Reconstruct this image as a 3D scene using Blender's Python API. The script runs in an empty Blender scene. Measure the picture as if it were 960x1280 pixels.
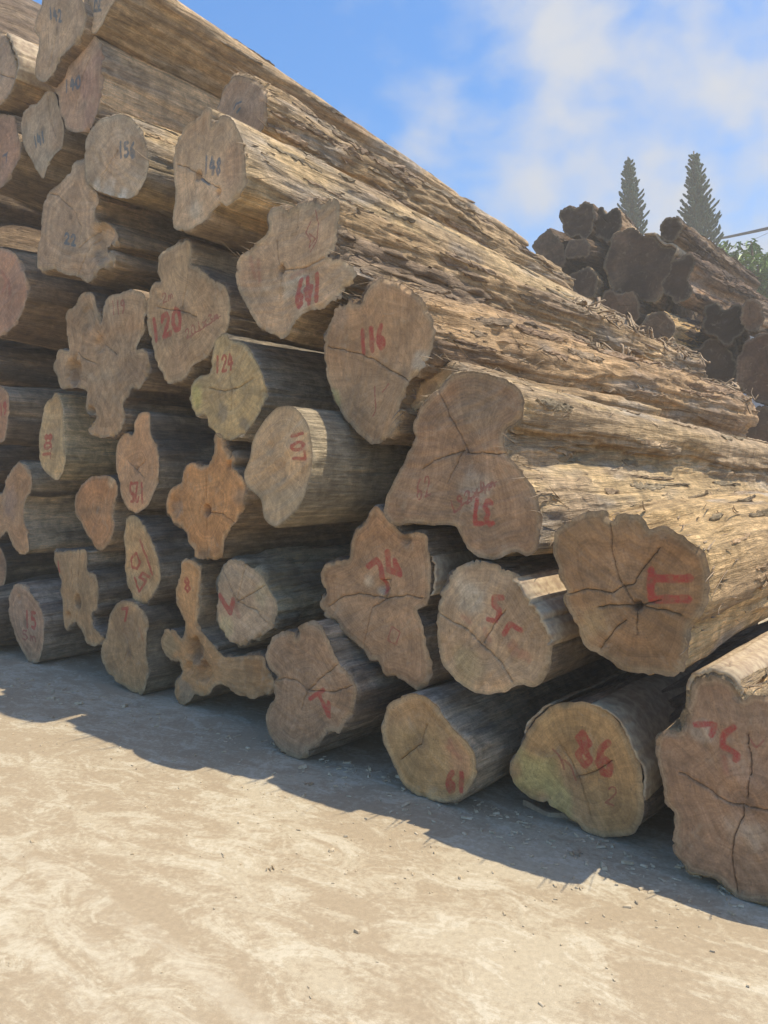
import bpy, math, random
import numpy as np
from mathutils import Vector
from mathutils.geometry import delaunay_2d_cdt
random.seed(7)
RNG = np.random.default_rng(11)
SC = bpy.context.scene
COL = SC.collection

# ------------------------------------------------------------------ camera
F_PX, HOR, CAM_H = 961.0, 600.0, 1.4            # photo pixels (960x1280)
PITCH = -math.atan((640.0 - HOR) / F_PX)
cam = bpy.data.cameras.new('camera')
cam.sensor_fit = 'VERTICAL'; cam.sensor_height = 36.0
cam.lens = 36.0 * F_PX / 1280.0
cam.clip_start = 0.05; cam.clip_end = 2000
camo = bpy.data.objects.new('camera', cam); COL.objects.link(camo)
camo.location = (0, 0, CAM_H); camo.rotation_euler = (math.pi / 2 + PITCH, 0, 0)
SC.camera = camo

# ------------------------------------------------------------------ light
AX = math.radians(40.4)                          # logs run 40 degrees right of the view
U = np.array([math.cos(AX), -math.sin(AX), 0.0])  # along the pile's face, to the right
D = np.array([math.sin(AX), math.cos(AX), 0.0])   # into the pile, along the logs
s = 0.36 * U + 0.21 * D + np.array([0, 0, 1.0])
SUN = s / np.linalg.norm(s)
elev = math.asin(SUN[2]); azim = math.atan2(SUN[0], SUN[1])
sun = bpy.data.lights.new('sun', 'SUN'); sun.energy = 3.1; sun.angle = math.radians(0.5)
sun.color = (1.0, 0.91, 0.74)
suno = bpy.data.objects.new('sun', sun); COL.objects.link(suno)
suno.rotation_euler = Vector(SUN).to_track_quat('Z', 'Y').to_euler()
suno.location = (5, 0, 20)

SC.view_settings.view_transform = 'Standard'; SC.view_settings.look = 'None'
SC.view_settings.gamma = 1.0; SC.view_settings.use_curve_mapping = False
SC.view_settings.exposure = 1.04

W = bpy.data.worlds.new('World'); SC.world = W; W.use_nodes = True

def nodes_of(tree):
    tree.nodes.clear()
    def N(t, **kw):
        n = tree.nodes.new(t)
        for k, v in kw.items():
            if k.startswith('i_'):
                n.inputs[int(k[2:]) if k[2:].isdigit() else k[2:].replace('_', ' ')].default_value = v
            else:
                setattr(n, k, v)
        return n
    def L(a, ao, b, bi):
        tree.links.new(a.outputs[ao], b.inputs[bi])
    return N, L

def world():
    N, L = nodes_of(W.node_tree)
    sky = N('ShaderNodeTexSky', sky_type='NISHITA', sun_disc=False, sun_elevation=elev,
            sun_rotation=azim, altitude=300, air_density=1.0, dust_density=1.3, ozone_density=2.2)
    tc = N('ShaderNodeTexCoord')
    mp = N('ShaderNodeMapping'); mp.inputs['Location'].default_value = (0.37, 0.15, 0.62)
    mp.inputs['Scale'].default_value = (1.0, 1.0, 1.25)
    n1 = N('ShaderNodeTexNoise'); n1.inputs['Scale'].default_value = 5.2
    n1.inputs['Detail'].default_value = 8; n1.inputs['Roughness'].default_value = 0.50
    n1.inputs['Distortion'].default_value = 0.15
    L(tc, 'Generated', mp, 'Vector'); L(mp, 'Vector', n1, 'Vector')
    # more cloud towards the right-hand part of the sky
    dt = N('ShaderNodeVectorMath', operation='DOT_PRODUCT')
    dt.inputs[1].default_value = Vector((0.34, 1.0, 0.36)).normalized()
    L(tc, 'Generated', dt, 0)
    mr = N('ShaderNodeMapRange', interpolation_type='SMOOTHSTEP')
    mr.inputs['From Min'].default_value = 0.84; mr.inputs['From Max'].default_value = 0.99
    mr.inputs['To Min'].default_value = -0.08; mr.inputs['To Max'].default_value = 0.06
    L(dt, 'Value', mr, 'Value')
    d2 = N('ShaderNodeVectorMath', operation='DOT_PRODUCT'); d2.inputs[1].default_value = Vector((0.35, 1.0, 0.36)).normalized(); L(tc, 'Generated', d2, 0)
    m2 = N('ShaderNodeMapRange', interpolation_type='SMOOTHSTEP'); L(d2, 'Value', m2, 'Value')
    for k_, v_ in (('From Min', 0.972), ('From Max', 1.0), ('To Min', 0.0), ('To Max', 0.15)): m2.inputs[k_].default_value = v_
    a0_ = N('ShaderNodeMath', operation='ADD'); L(mr, 'Result', a0_, 0); L(m2, 'Result', a0_, 1)
    ad = N('ShaderNodeMath', operation='ADD'); L(n1, 'Fac', ad, 0); L(a0_, 'Value', ad, 1)
    cl = N('ShaderNodeMapRange', interpolation_type='SMOOTHSTEP')
    cl.inputs['From Min'].default_value = 0.49; cl.inputs['From Max'].default_value = 0.74
    cl.inputs['To Max'].default_value = 0.95
    L(ad, 'Value', cl, 'Value')
    mix = N('ShaderNodeMix', data_type='RGBA'); mix.inputs[7].default_value = (2.55, 2.65, 2.85, 1)
    hs = N('ShaderNodeHueSaturation'); hs.inputs['Saturation'].default_value = 1.40; hs.inputs['Value'].default_value = 0.92
    L(sky, 'Color', hs, 'Color')
    L(cl, 'Result', mix, 0); L(hs, 'Color', mix, 6)
    bg = N('ShaderNodeBackground'); bg.inputs['Strength'].default_value = 0.135
    out = N('ShaderNodeOutputWorld')
    L(mix, 2, bg, 'Color'); L(bg, 'Background', out, 'Surface')
world()

# ------------------------------------------------------------------ pixels to places
FWD = np.array([0, math.cos(PITCH), math.sin(PITCH)]); UPV = np.array([0, -math.sin(PITCH), math.cos(PITCH)])
CAM = np.array([0, 0, CAM_H])
def ray(px, py):
    px = np.asarray(px, float); py = np.asarray(py, float)
    return (FWD[None] + ((px - 480) / F_PX)[:, None] * np.array([[1, 0, 0]]) + ((640 - py) / F_PX)[:, None] * UPV[None])
def ground_pt(px, py, z=0.0):
    r = ray([px], [py])[0]; t = (z - CAM_H) / r[2]
    return CAM + r * t
P0D = float(np.dot((ground_pt(765, 1047) + ground_pt(178, 869)) / 2, D))   # face plane of the pile
def to_plane(pts, off):
    """photo pixels -> (u, v) on the vertical plane at depth P0D+off along the logs"""
    pts = np.asarray(pts, float); r = ray(pts[:, 0], pts[:, 1])
    t = (P0D + off - CAM @ D) / (r @ D)
    X = CAM[None] + r * t[:, None]
    return np.stack([X @ U, X[:, 2]], 1)

# ------------------------------------------------------------------ numeric noise
def vnoise(P, seed=0):
    P = np.asarray(P, float); i = np.floor(P).astype(np.int64); f = P - i
    f = f * f * (3 - 2 * f); r = np.zeros(len(P))
    for dx in (0, 1):
        wx = f[:, 0] if dx else 1 - f[:, 0]
        for dy in (0, 1):
            wy = f[:, 1] if dy else 1 - f[:, 1]
            for dz in (0, 1):
                wz = f[:, 2] if dz else 1 - f[:, 2]
                h = ((i[:, 0] + dx) * 374761393 + (i[:, 1] + dy) * 668265263 + (i[:, 2] + dz) * 2246822519 + seed * 3266489917) & 0xffffffff
                h = ((h ^ (h >> 15)) * 2246822519) & 0xffffffff
                h = ((h ^ (h >> 13)) * 3266489917) & 0xffffffff
                h = h ^ (h >> 16)
                r += wx * wy * wz * (h / 2147483647.5 - 1)
    return r
def fbm(P, seed=0, octaves=3, gain=0.5):
    a, t, r = 1.0, 0.0, 0
    for o in range(octaves):
        r = r + a * vnoise(np.asarray(P) * (2 ** o) + 17.3 * o, seed + o); t += a; a *= gain
    return r / t
def sstep(a, b, x):
    t = np.clip((x - a) / (b - a), 0, 1); return t * t * (3 - 2 * t)

# ------------------------------------------------------------------ mesh helpers
def make_mesh(name, V, faces, sizes, mat, smooth=True):
    """V (n,3); faces flat index array; sizes per-polygon vertex counts"""
    me = bpy.data.meshes.new(name); V = np.asarray(V, np.float32)
    faces = np.asarray(faces, np.int32); sizes = np.asarray(sizes, np.int32)
    me.vertices.add(len(V)); me.vertices.foreach_set('co', V.ravel())
    me.loops.add(len(faces)); me.loops.foreach_set('vertex_index', faces)
    me.polygons.add(len(sizes))
    me.polygons.foreach_set('loop_start', np.concatenate([[0], np.cumsum(sizes)[:-1]]).astype(np.int32))
    me.polygons.foreach_set('use_smooth', np.full(len(sizes), smooth))
    me.update(calc_edges=True); me.validate()
    if mat: me.materials.append(mat)
    return me
def attr(me, name, arr):
    arr = np.asarray(arr, np.float32)
    if arr.ndim == 1:
        a = me.attributes.new(name, 'FLOAT', 'POINT'); a.data.foreach_set('value', arr)
    else:
        a = me.attributes.new(name, 'FLOAT_COLOR', 'POINT')
        c = np.ones((len(arr), 4), np.float32); c[:, :3] = arr
        a.data.foreach_set('color', c.ravel())
def obj(name, me, parent=None):
    o = bpy.data.objects.new(name, me); COL.objects.link(o)
    if parent: o.parent = parent
    return o
def tag(o, label, cat, group=None, kind=None):
    o['label'] = label; o['category'] = cat
    if group: o['group'] = group
    if kind: o['kind'] = kind
    return o
def tubes(paths, radii, sides=4, flat=1.0):
    """list of (k,3) paths with radii lists -> V, faces, sizes"""
    V, Fc, S, b = [], [], [], 0
    for p, rr in zip(paths, radii):
        p = np.asarray(p, float); k = len(p); rr = np.broadcast_to(np.asarray(rr, float), (k,))
        T = np.gradient(p, axis=0); T /= np.linalg.norm(T, axis=1)[:, None] + 1e-9
        ref = np.array([0, 0, 1.0]) if abs(T[:, 2]).mean() < 0.8 else np.array([1.0, 0, 0])
        A = np.cross(T, ref); A /= np.linalg.norm(A, axis=1)[:, None] + 1e-9
        B = np.cross(T, A)
        ang = np.arange(sides) * 2 * math.pi / sides
        ring = p[:, None] + rr[:, None, None] * (np.cos(ang)[None, :, None] * A[:, None] + flat * np.sin(ang)[None, :, None] * B[:, None])
        V.append(ring.reshape(-1, 3))
        for j in range(k - 1):
            for i in range(sides):
                i2 = (i + 1) % sides
                Fc += [b + j * sides + i, b + j * sides + i2, b + (j + 1) * sides + i2, b + (j + 1) * sides + i]; S.append(4)
        Fc += [b + i for i in range(sides)][::-1]; S.append(sides)
        Fc += [b + (k - 1) * sides + i for i in range(sides)]; S.append(sides)
        b += k * sides
    return np.concatenate(V), Fc, S

# ------------------------------------------------------------------ materials
def mat_new(name):
    m = bpy.data.materials.new(name); m.use_nodes = True
    N, L = nodes_of(m.node_tree)
    out = N('ShaderNodeOutputMaterial'); b = N('ShaderNodeBsdfPrincipled')
    L(b, 'BSDF', out, 'Surface')
    b.inputs['Specular IOR Level'].default_value = 0.25
    return m, N, L, b
def mathn(N, L, op, a, b=None, clamp=False):
    n = N('ShaderNodeMath', operation=op, use_clamp=clamp)
    for k, x in enumerate((a, b)):
        if x is None: continue
        if isinstance(x, (int, float)): n.inputs[k].default_value = x
        else: L(x[0], x[1], n, k)
    return (n, 0)
def rng_(N, L, x, a, b, c=0.0, d=1.0, smooth=True):
    n = N('ShaderNodeMapRange', interpolation_type='SMOOTHSTEP' if smooth else 'LINEAR')
    for k, v in zip(('From Min', 'From Max', 'To Min', 'To Max'), (a, b, c, d)): n.inputs[k].default_value = v
    L(x[0], x[1], n, 'Value'); return (n, 'Result')
def noise(N, L, vec, scale, detail=3, rough=0.55, dist=0.0):
    n = N('ShaderNodeTexNoise'); n.inputs['Scale'].default_value = scale; n.inputs['Detail'].default_value = detail
    n.inputs['Roughness'].default_value = rough; n.inputs['Distortion'].default_value = dist
    L(vec[0], vec[1], n, 'Vector'); return (n, 'Fac')
def mixc(N, L, fac, a, b, blend='MIX'):
    n = N('ShaderNodeMix', data_type='RGBA', blend_type=blend)
    if isinstance(fac, float): n.inputs[0].default_value = fac
    else: L(fac[0], fac[1], n, 0)
    for k, x in ((6, a), (7, b)):
        if isinstance(x[0], (int, float)): n.inputs[k].default_value = (*x, 1) if len(x) == 3 else x
        else: L(x[0], x[1], n, k)
    return (n, 2)
def attrn(N, name):
    return N('ShaderNodeAttribute', attribute_name=name)

def cut_material():
    m, N, L, b = mat_new('sawn_end_grain')
    tc = N('ShaderNodeTexCoord'); oc = (tc, 'Object')
    col = attrn(N, 'col'); ring = (attrn(N, 'ring'), 'Fac'); saw = (attrn(N, 'saw'), 'Fac')
    ph = (attrn(N, 'phase'), 'Fac')
    off = N('ShaderNodeCombineXYZ'); L(ph[0], ph[1], off, 'Y')
    va = N('ShaderNodeVectorMath', operation='ADD'); L(tc, 'Object', va, 0); L(off, 'Vector', va, 1)
    v = (va, 'Vector')
    n_lo = noise(N, L, v, 5.0, 4, 0.6, 0.6)
    n_mid = noise(N, L, v, 26.0, 4, 0.65, 0.4)
    n_hi = noise(N, L, v, 160.0, 3, 0.7)
    # growth rings
    rs = mathn(N, L, 'ADD', mathn(N, L, 'MULTIPLY', ring, 26.0), mathn(N, L, 'MULTIPLY', n_lo, 2.5))
    rs = mathn(N, L, 'SINE', mathn(N, L, 'MULTIPLY', rs, 6.283))
    # saw streaks: noise along the saw coordinate
    cv = N('ShaderNodeCombineXYZ'); L(saw[0], saw[1], cv, 'X'); L(ph[0], ph[1], cv, 'Y')
    sx = N('ShaderNodeSeparateXYZ'); L(va, 'Vector', sx, 'Vector')
    sl = mathn(N, L, 'MULTIPLY', mathn(N, L, 'ADD', (sx, 'X'), (sx, 'Z')), 0.02); L(sl[0], sl[1], cv, 'Z')
    st = noise(N, L, (cv, 'Vector'), 75.0, 4, 0.7)
    base = (col, 'Color')
    k = rng_(N, L, n_lo, 0.3, 0.7, 0.80, 1.22)
    k = mathn(N, L, 'MULTIPLY', k, rng_(N, L, n_mid, 0.25, 0.75, 0.84, 1.15))
    k = mathn(N, L, 'MULTIPLY', k, rng_(N, L, st, 0.3, 0.7, 0.93, 1.06))
    rv = N('ShaderNodeCombineXYZ'); L(attrn(N, 'rx'), 'Fac', rv, 'X'); L(attrn(N, 'rz'), 'Fac', rv, 'Y'); zz_ = mathn(N, L, 'ADD', mathn(N, L, 'MULTIPLY', ring, 0.12), ph); L(zz_[0], zz_[1], rv, 'Z')
    rmp = N('ShaderNodeMapping'); rmp.inputs['Scale'].default_value = (3.2, 3.2, 1.5); L(rv, 'Vector', rmp, 'Vector')
    ray_n = noise(N, L, (rmp, 'Vector'), 4.0, 6, 0.8, 0.1)
    k = mathn(N, L, 'MULTIPLY', k, rng_(N, L, ray_n, 0.3, 0.7, 0.84, 1.14))
    k = mathn(N, L, 'MULTIPLY', k, rng_(N, L, rs, -1, 1, 0.965, 1.03))
    gv = N('ShaderNodeCombineXYZ'); gr_ = mathn(N, L, 'ADD', ring, mathn(N, L, 'MULTIPLY', n_lo, 0.10)); L(gr_[0], gr_[1], gv, 'X'); L(ph[0], ph[1], gv, 'Y')
    gn = noise(N, L, (gv, 'Vector'), 13.0, 5, 0.7)
    k = mathn(N, L, 'MULTIPLY', k, rng_(N, L, gn, 0.3, 0.7, 0.84, 1.14))
    k = mathn(N, L, 'MULTIPLY', k, rng_(N, L, n_hi, 0.2, 0.8, 0.86, 1.12))
    cb = N('ShaderNodeCombineColor')
    for i in range(3): L(k[0], k[1], cb, i)
    c = mixc(N, L, 1.0, base, (cb, 'Color'), 'MULTIPLY')
    # greyed, dusty patches
    dm = rng_(N, L, noise(N, L, v, 9.0, 5, 0.7, 1.0), 0.54, 0.74, 0.0, 0.40)
    c = mixc(N, L, dm, c, (0.42, 0.32, 0.205))
    fk = rng_(N, L, noise(N, L, v, 55.0, 3, 0.6, 1.5), 0.63, 0.70, 0.0, 0.5)
    c = mixc(N, L, fk, c, (0.12, 0.08, 0.05))
    sk = rng_(N, L, noise(N, L, v, 8.0, 6, 0.75, 2.0), 0.60, 0.72, 0.0, 0.45)
    c = mixc(N, L, sk, c, (0.17, 0.115, 0.075))
    # paint, pencil, cracks
    def paint(c, name, colr, strength, soft=0.005):
        d = (attrn(N, name), 'Fac')
        d = mathn(N, L, 'ADD', d, mathn(N, L, 'MULTIPLY', mathn(N, L, 'SUBTRACT', n_mid, 0.5), 0.016))
        mk = rng_(N, L, d, -soft * 0.6, soft, 1.0, 0.0)
        br = rng_(N, L, n_hi, 0.25, 0.6, 0.45, 1.0)
        br = mathn(N, L, 'MULTIPLY', br, rng_(N, L, n_mid, 0.32, 0.55, 0.45, 1.0))
        br = mathn(N, L, 'MULTIPLY', br, rng_(N, L, ray_n, 0.3, 0.5, 0.7, 1.0))
        mk = mathn(N, L, 'MULTIPLY', mathn(N, L, 'MULTIPLY', mk, br), strength)
        return mixc(N, L, mk, c, colr)
    c = paint(c, 'soft_red', (0.34, 0.07, 0.05), 0.34, 0.012)
    c = paint(c, 'red', (0.36, 0.030, 0.028), 0.84)
    c = paint(c, 'blue', (0.035, 0.10, 0.14), 0.85)
    c = paint(c, 'thin', (0.26, 0.045, 0.04), 0.75, 0.003)
    ck = rng_(N, L, (attrn(N, 'crack'), 'Fac'), 0.0002, 0.0020, 0.62, 0.0)
    c = mixc(N, L, ck, c, (0.03, 0.022, 0.016))
    L(c[0], c[1], b, 'Base Color'); b.inputs['Roughness'].default_value = 0.82
    h = mathn(N, L, 'ADD', mathn(N, L, 'MULTIPLY', st, 0.45), mathn(N, L, 'MULTIPLY', n_hi, 0.35))
    h = mathn(N, L, 'ADD', h, mathn(N, L, 'MULTIPLY', n_mid, 0.5))
    bp = N('ShaderNodeBump'); bp.inputs['Strength'].default_value = 0.55; bp.inputs['Distance'].default_value = 0.010
    L(h[0], h[1], bp, 'Height'); L(bp, 'Normal', b, 'Normal')
    return m
M_CUT = cut_material()

def bark_material():
    m, N, L, b = mat_new('weathered_log_side')
    tc = N('ShaderNodeTexCoord'); col = attrn(N, 'col'); ph = (attrn(N, 'phase'), 'Fac')
    mp = N('ShaderNodeMapping'); mp.inputs['Scale'].default_value = (1, 0.07, 1)
    off = N('ShaderNodeCombineXYZ'); L(ph[0], ph[1], off, 'X')
    va = N('ShaderNodeVectorMath', operation='ADD'); L(tc, 'Object', va, 0); L(off, 'Vector', va, 1)
    L(va, 'Vector', mp, 'Vector')
    v = (mp, 'Vector'); vi = (va, 'Vector')
    f1 = noise(N, L, v, 22.0, 5, 0.65, 0.7)
    f2 = noise(N, L, v, 80.0, 5, 0.75, 1.2)
    iso = noise(N, L, vi, 11.0, 5, 0.65, 0.5)
    grit = noise(N, L, vi, 120.0, 3, 0.7)
    k = rng_(N, L, f1, 0.3, 0.7, 0.72, 1.25)
    k = mathn(N, L, 'MULTIPLY', k, rng_(N, L, f2, 0.28, 0.72, 0.70, 1.25))
    k = mathn(N, L, 'MULTIPLY', k, rng_(N, L, iso, 0.3, 0.7, 0.70, 1.22))
    k = mathn(N, L, 'MULTIPLY', k, rng_(N, L, grit, 0.25, 0.75, 0.85, 1.12))
    cb = N('ShaderNodeCombineColor')
    for i in range(3): L(k[0], k[1], cb, i)
    c = mixc(N, L, 1.0, (col, 'Color'), (cb, 'Color'), 'MULTIPLY')
    ms = N('ShaderNodeMapping'); ms.inputs['Scale'].default_value = (1, 0.25, 1); L(va, 'Vector', ms, 'Vector')
    pf = rng_(N, L, noise(N, L, (ms, 'Vector'), 26.0, 6, 0.75, 0.8), 0.58, 0.68, 0.0, 0.45)
    pf = mathn(N, L, 'MULTIPLY', pf, rng_(N, L, noise(N, L, (ms, 'Vector'), 3.5, 3), 0.45, 0.62))
    c = mixc(N, L, pf, c, (0.46, 0.39, 0.28))
    dk = rng_(N, L, noise(N, L, (ms, 'Vector'), 4.2, 6, 0.7, 1.0), 0.58, 0.70, 0.0, 0.42)
    c = mixc(N, L, dk, c, (0.075, 0.052, 0.035))
    L(c[0], c[1], b, 'Base Color'); b.inputs['Roughness'].default_value = 0.88
    h = mathn(N, L, 'ADD', mathn(N, L, 'MULTIPLY', f1, 1.0), mathn(N, L, 'MULTIPLY', f2, 0.55))
    h = mathn(N, L, 'ADD', h, mathn(N, L, 'MULTIPLY', iso, 0.5))
    h = mathn(N, L, 'ADD', h, mathn(N, L, 'MULTIPLY', grit, 0.15))
    bp = N('ShaderNodeBump'); bp.inputs['Strength'].default_value = 1.0; bp.inputs['Distance'].default_value = 0.035
    L(h[0], h[1], bp, 'Height'); L(bp, 'Normal', b, 'Normal')
    return m
M_BARK = bark_material()

def simple(name, c1, c2, scale, rough=0.85, bump=0.3, dist=0.01, stretch=(1, 1, 1)):
    m, N, L, b = mat_new(name)
    tc = N('ShaderNodeTexCoord'); mp = N('ShaderNodeMapping'); mp.inputs['Scale'].default_value = stretch
    L(tc, 'Object', mp, 'Vector')
    n = noise(N, L, (mp, 'Vector'), scale, 4, 0.6, 0.3)
    c = mixc(N, L, rng_(N, L, n, 0.3, 0.7), c1, c2)
    L(c[0], c[1], b, 'Base Color'); b.inputs['Roughness'].default_value = rough
    bp = N('ShaderNodeBump'); bp.inputs['Strength'].default_value = bump; bp.inputs['Distance'].default_value = dist
    L(n[0], n[1], bp, 'Height'); L(bp, 'Normal', b, 'Normal')
    return m
M_FIBRE = simple('dry_bark_fibre', (0.38, 0.28, 0.175), (0.24, 0.17, 0.11), 30)
M_CHIP = simple('wood_chip', (0.55, 0.46, 0.32), (0.38, 0.29, 0.18), 40)
M_SHELL = simple('inner_bark', (0.46, 0.36, 0.23), (0.28, 0.20, 0.13), 25)

def circ(p, q, r):
    (ax, ay), (bx, by), (cx, cy) = p, q, r; d = 2 * (ax * (by - cy) + bx * (cy - ay) + cx * (ay - by))
    ux = ((ax*ax+ay*ay)*(by-cy)+(bx*bx+by*by)*(cy-ay)+(cx*cx+cy*cy)*(ay-by))/d; uy = ((ax*ax+ay*ay)*(cx-bx)+(bx*bx+by*by)*(ax-cx)+(cx*cx+cy*cy)*(bx-ax))/d
    return ux, uy, math.hypot(ax - ux, ay - uy)
_c = circ(*[tuple(ground_pt(*p)[:2]) for p in ((0, 1150), (70, 1205), (150, 1280))])
TRACKS = [_c, (_c[0], _c[1], _c[2] + .13), (_c[0], _c[1], _c[2] + .27)]
def ground_material():
    m, N, L, b = mat_new('dusty_concrete')
    tc = N('ShaderNodeTexCoord'); v = (tc, 'Object')
    m0 = N('ShaderNodeMapping'); m0.inputs['Rotation'].default_value = (0, 0, math.radians(33)); L(tc, 'Object', m0, 'Vector')
    mp = N('ShaderNodeMapping'); mp.inputs['Scale'].default_value = (0.55, 1.0, 1)
    L(m0, 'Vector', mp, 'Vector'); vs = (mp, 'Vector')
    big = noise(N, L, vs, 1.5, 5, 0.6, 1.2)
    mid = noise(N, L, vs, 7.5, 10, 0.76, 1.1)
    fin = noise(N, L, v, 45.0, 5, 0.75)
    grit = noise(N, L, v, 330.0, 2, 0.6)
    s_ = mathn(N, L, 'ADD', mathn(N, L, 'MULTIPLY', big, 0.40), mathn(N, L, 'MULTIPLY', mid, 0.45))
    s_ = mathn(N, L, 'ADD', s_, mathn(N, L, 'MULTIPLY', fin, 0.15))
    fac = rng_(N, L, s_, 0.46, 0.54)
    c = mixc(N, L, fac, (0.350, 0.275, 0.180), (0.425, 0.355, 0.245))
    w = rng_(N, L, mathn(N, L, 'ADD', mathn(N, L, 'MULTIPLY', mid, 0.8), mathn(N, L, 'MULTIPLY', fin, 0.2)), 0.515, 0.575, 0.0, 0.68)
    w = mathn(N, L, 'MULTIPLY', w, rng_(N, L, big, 0.38, 0.58))
    c = mixc(N, L, w, c, (0.515, 0.455, 0.340))
    k = mathn(N, L, 'MULTIPLY', rng_(N, L, fin, 0.25, 0.75, 0.88, 1.10), rng_(N, L, grit, 0.2, 0.8, 0.86, 1.12))
    cb = N('ShaderNodeCombineColor')
    for i in range(3): L(k[0], k[1], cb, i)
    c = mixc(N, L, 1.0, c, (cb, 'Color'), 'MULTIPLY')
    st = rng_(N, L, noise(N, L, vs, 3.4, 8, 0.78, 1.2), 0.58, 0.70, 0.0, 0.38)
    c = mixc(N, L, st, c, (0.27, 0.20, 0.13))
    tr = None
    for (c0, c1, RR) in TRACKS:
        dv = N('ShaderNodeVectorMath', operation='DISTANCE'); L(tc, 'Object', dv, 0); dv.inputs[1].default_value = (c0, c1, 0)
        rr = mathn(N, L, 'ABSOLUTE', mathn(N, L, 'SUBTRACT', mathn(N, L, 'ADD', (dv, 'Value'), mathn(N, L, 'MULTIPLY', mid, 0.03)), RR))
        a_ = rng_(N, L, rr, 0.02, 0.055, 1.0, 0.0); tr = a_ if tr is None else mathn(N, L, 'MAXIMUM', tr, a_)
    tr = mathn(N, L, 'MULTIPLY', tr, rng_(N, L, mid, 0.38, 0.58, 0.05, 0.40))
    c = mixc(N, L, tr, c, (0.515, 0.455, 0.340))
    L(c[0], c[1], b, 'Base Color'); b.inputs['Roughness'].default_value = 0.93
    h = mathn(N, L, 'ADD', mathn(N, L, 'MULTIPLY', mid, 0.6), mathn(N, L, 'MULTIPLY', fin, 0.35))
    h = mathn(N, L, 'ADD', h, mathn(N, L, 'MULTIPLY', grit, 0.12))
    bp = N('ShaderNodeBump'); bp.inputs['Strength'].default_value = 0.5; bp.inputs['Distance'].default_value = 0.012
    L(h[0], h[1], bp, 'Height'); L(bp, 'Normal', b, 'Normal')
    return m
M_GROUND = ground_material()

# ------------------------------------------------------------------ ground
gs = 600.0
g = obj('ground', make_mesh('ground', [(-gs, -gs, 0), (gs, -gs, 0), (gs, gs, 0), (-gs, gs, 0)], [0, 1, 2, 3], [4], M_GROUND, False))
g['kind'] = 'structure'; g['label'] = 'pale dusty concrete yard floor with sawdust stains'

# ------------------------------------------------------------------ handwriting
DIG = {
 '0': [[(.5, 0), (.12, .22), (.06, .6), (.3, .97), (.68, .97), (.93, .6), (.85, .2), (.5, 0)]],
 '1': [[(.5, 0), (.5, 1)]],
 '2': [[(.1, .25), (.3, .02), (.7, .02), (.88, .25), (.7, .5), (.1, 1), (.95, .97)]],
 '3': [[(.1, .08), (.5, 0), (.85, .2), (.45, .47), (.9, .72), (.55, 1), (.1, .9)]],
 '4': [[(.35, .0), (.05, .62), (.95, .58)], [(.68, .2), (.62, 1)]],
 '5': [[(.85, 0), (.2, .02), (.15, .45), (.6, .4), (.9, .7), (.6, 1), (.1, .92)]],
 '6': [[(.75, 0), (.35, .25), (.1, .7), (.4, 1), (.8, .92), (.85, .62), (.5, .52), (.15, .7)]],
 '7': [[(.05, .02), (.9, 0), (.45, 1)]],
 '8': [[(.5, .46), (.15, .25), (.5, 0), (.85, .25), (.5, .46), (.1, .75), (.5, 1), (.9, .75), (.5, .46)]],
 '9': [[(.25, 1), (.65, .75), (.9, .3), (.6, 0), (.2, .08), (.15, .38), (.5, .48), (.85, .3)]],
 'N': [[(.1, 1), (.12, 0), (.85, 1), (.9, 0)]],
 'm': [[(.0, 1), (.05, .45), (.3, .5), (.42, .95), (.5, .45), (.8, .5), (.95, 1)]],
 'x': [[(.1, .35), (.85, .9)], [(.85, .35), (.1, .9)]],
}
def text(s, ox, oy, ax, ay, hx, hy):
    out = []
    for i, ch in enumerate(s):
        for st in DIG.get(ch, []):
            out.append([(ox + ax * (i + .78 * x) + hx * y, oy + ay * (i + .78 * x) + hy * y) for x, y in st])
    return out

# ------------------------------------------------------------------ logs
def catmull(P, n_per=8):
    P = np.asarray(P, float); n = len(P); out = []
    for i in range(n):
        p0, p1, p2, p3 = P[i - 1], P[i], P[(i + 1) % n], P[(i + 2) % n]
        for t in np.arange(n_per) / n_per:
            out.append(0.5 * (2 * p1 + (p2 - p0) * t + (2 * p0 - 5 * p1 + 4 * p2 - p3) * t * t + (3 * p1 - p0 - 3 * p2 + p3) * t ** 3))
    return np.array(out)
def resample(P, M, closed=True):
    Q = np.vstack([P, P[:1]]) if closed else P
    L = np.concatenate([[0], np.cumsum(np.linalg.norm(np.diff(Q, axis=0), axis=1))])
    t = np.linspace(0, L[-1], M, endpoint=not closed)
    return np.stack([np.interp(t, L, Q[:, 0]), np.interp(t, L, Q[:, 1])], 1), L[-1]
def seg_dist(P, A, B):
    best = np.full(len(P), 9.0)
    for k in range(0, len(A), 64):
        a = A[k:k + 64]; d = B[k:k + 64] - a
        w = P[:, None] - a[None]
        t = np.clip((w * d[None]).sum(2) / ((d * d).sum(1)[None] + 1e-12), 0, 1)
        best = np.minimum(best, np.linalg.norm(w - t[..., None] * d[None], axis=2).min(1))
    return best
def inside(P, O):
    x, y = P[:, 0][:, None], P[:, 1][:, None]
    x1, y1 = O[:, 0][None], O[:, 1][None]; Q = np.roll(O, -1, 0); x2, y2 = Q[:, 0][None], Q[:, 1][None]
    c = ((y1 > y) != (y2 > y)) & (x < (x2 - x1) * (y - y1) / (y2 - y1 + 1e-12) + x1)
    return c.sum(1) % 2 == 1
def jitter_line(P, seed, amp):
    P = np.asarray(P, float)
    if len(P) < 2: return P
    _, Ln = resample(P, 4, False)
    n = max(3, int(Ln / 0.008)); Q, _ = resample(P, n, False)
    w = np.stack([Q[:, 0] * 30, Q[:, 1] * 30, np.full(n, seed * 1.7)], 1)
    Q = Q + amp * np.stack([fbm(w, seed), fbm(w + 9.1, seed + 5)], 1)
    return Q

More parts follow.
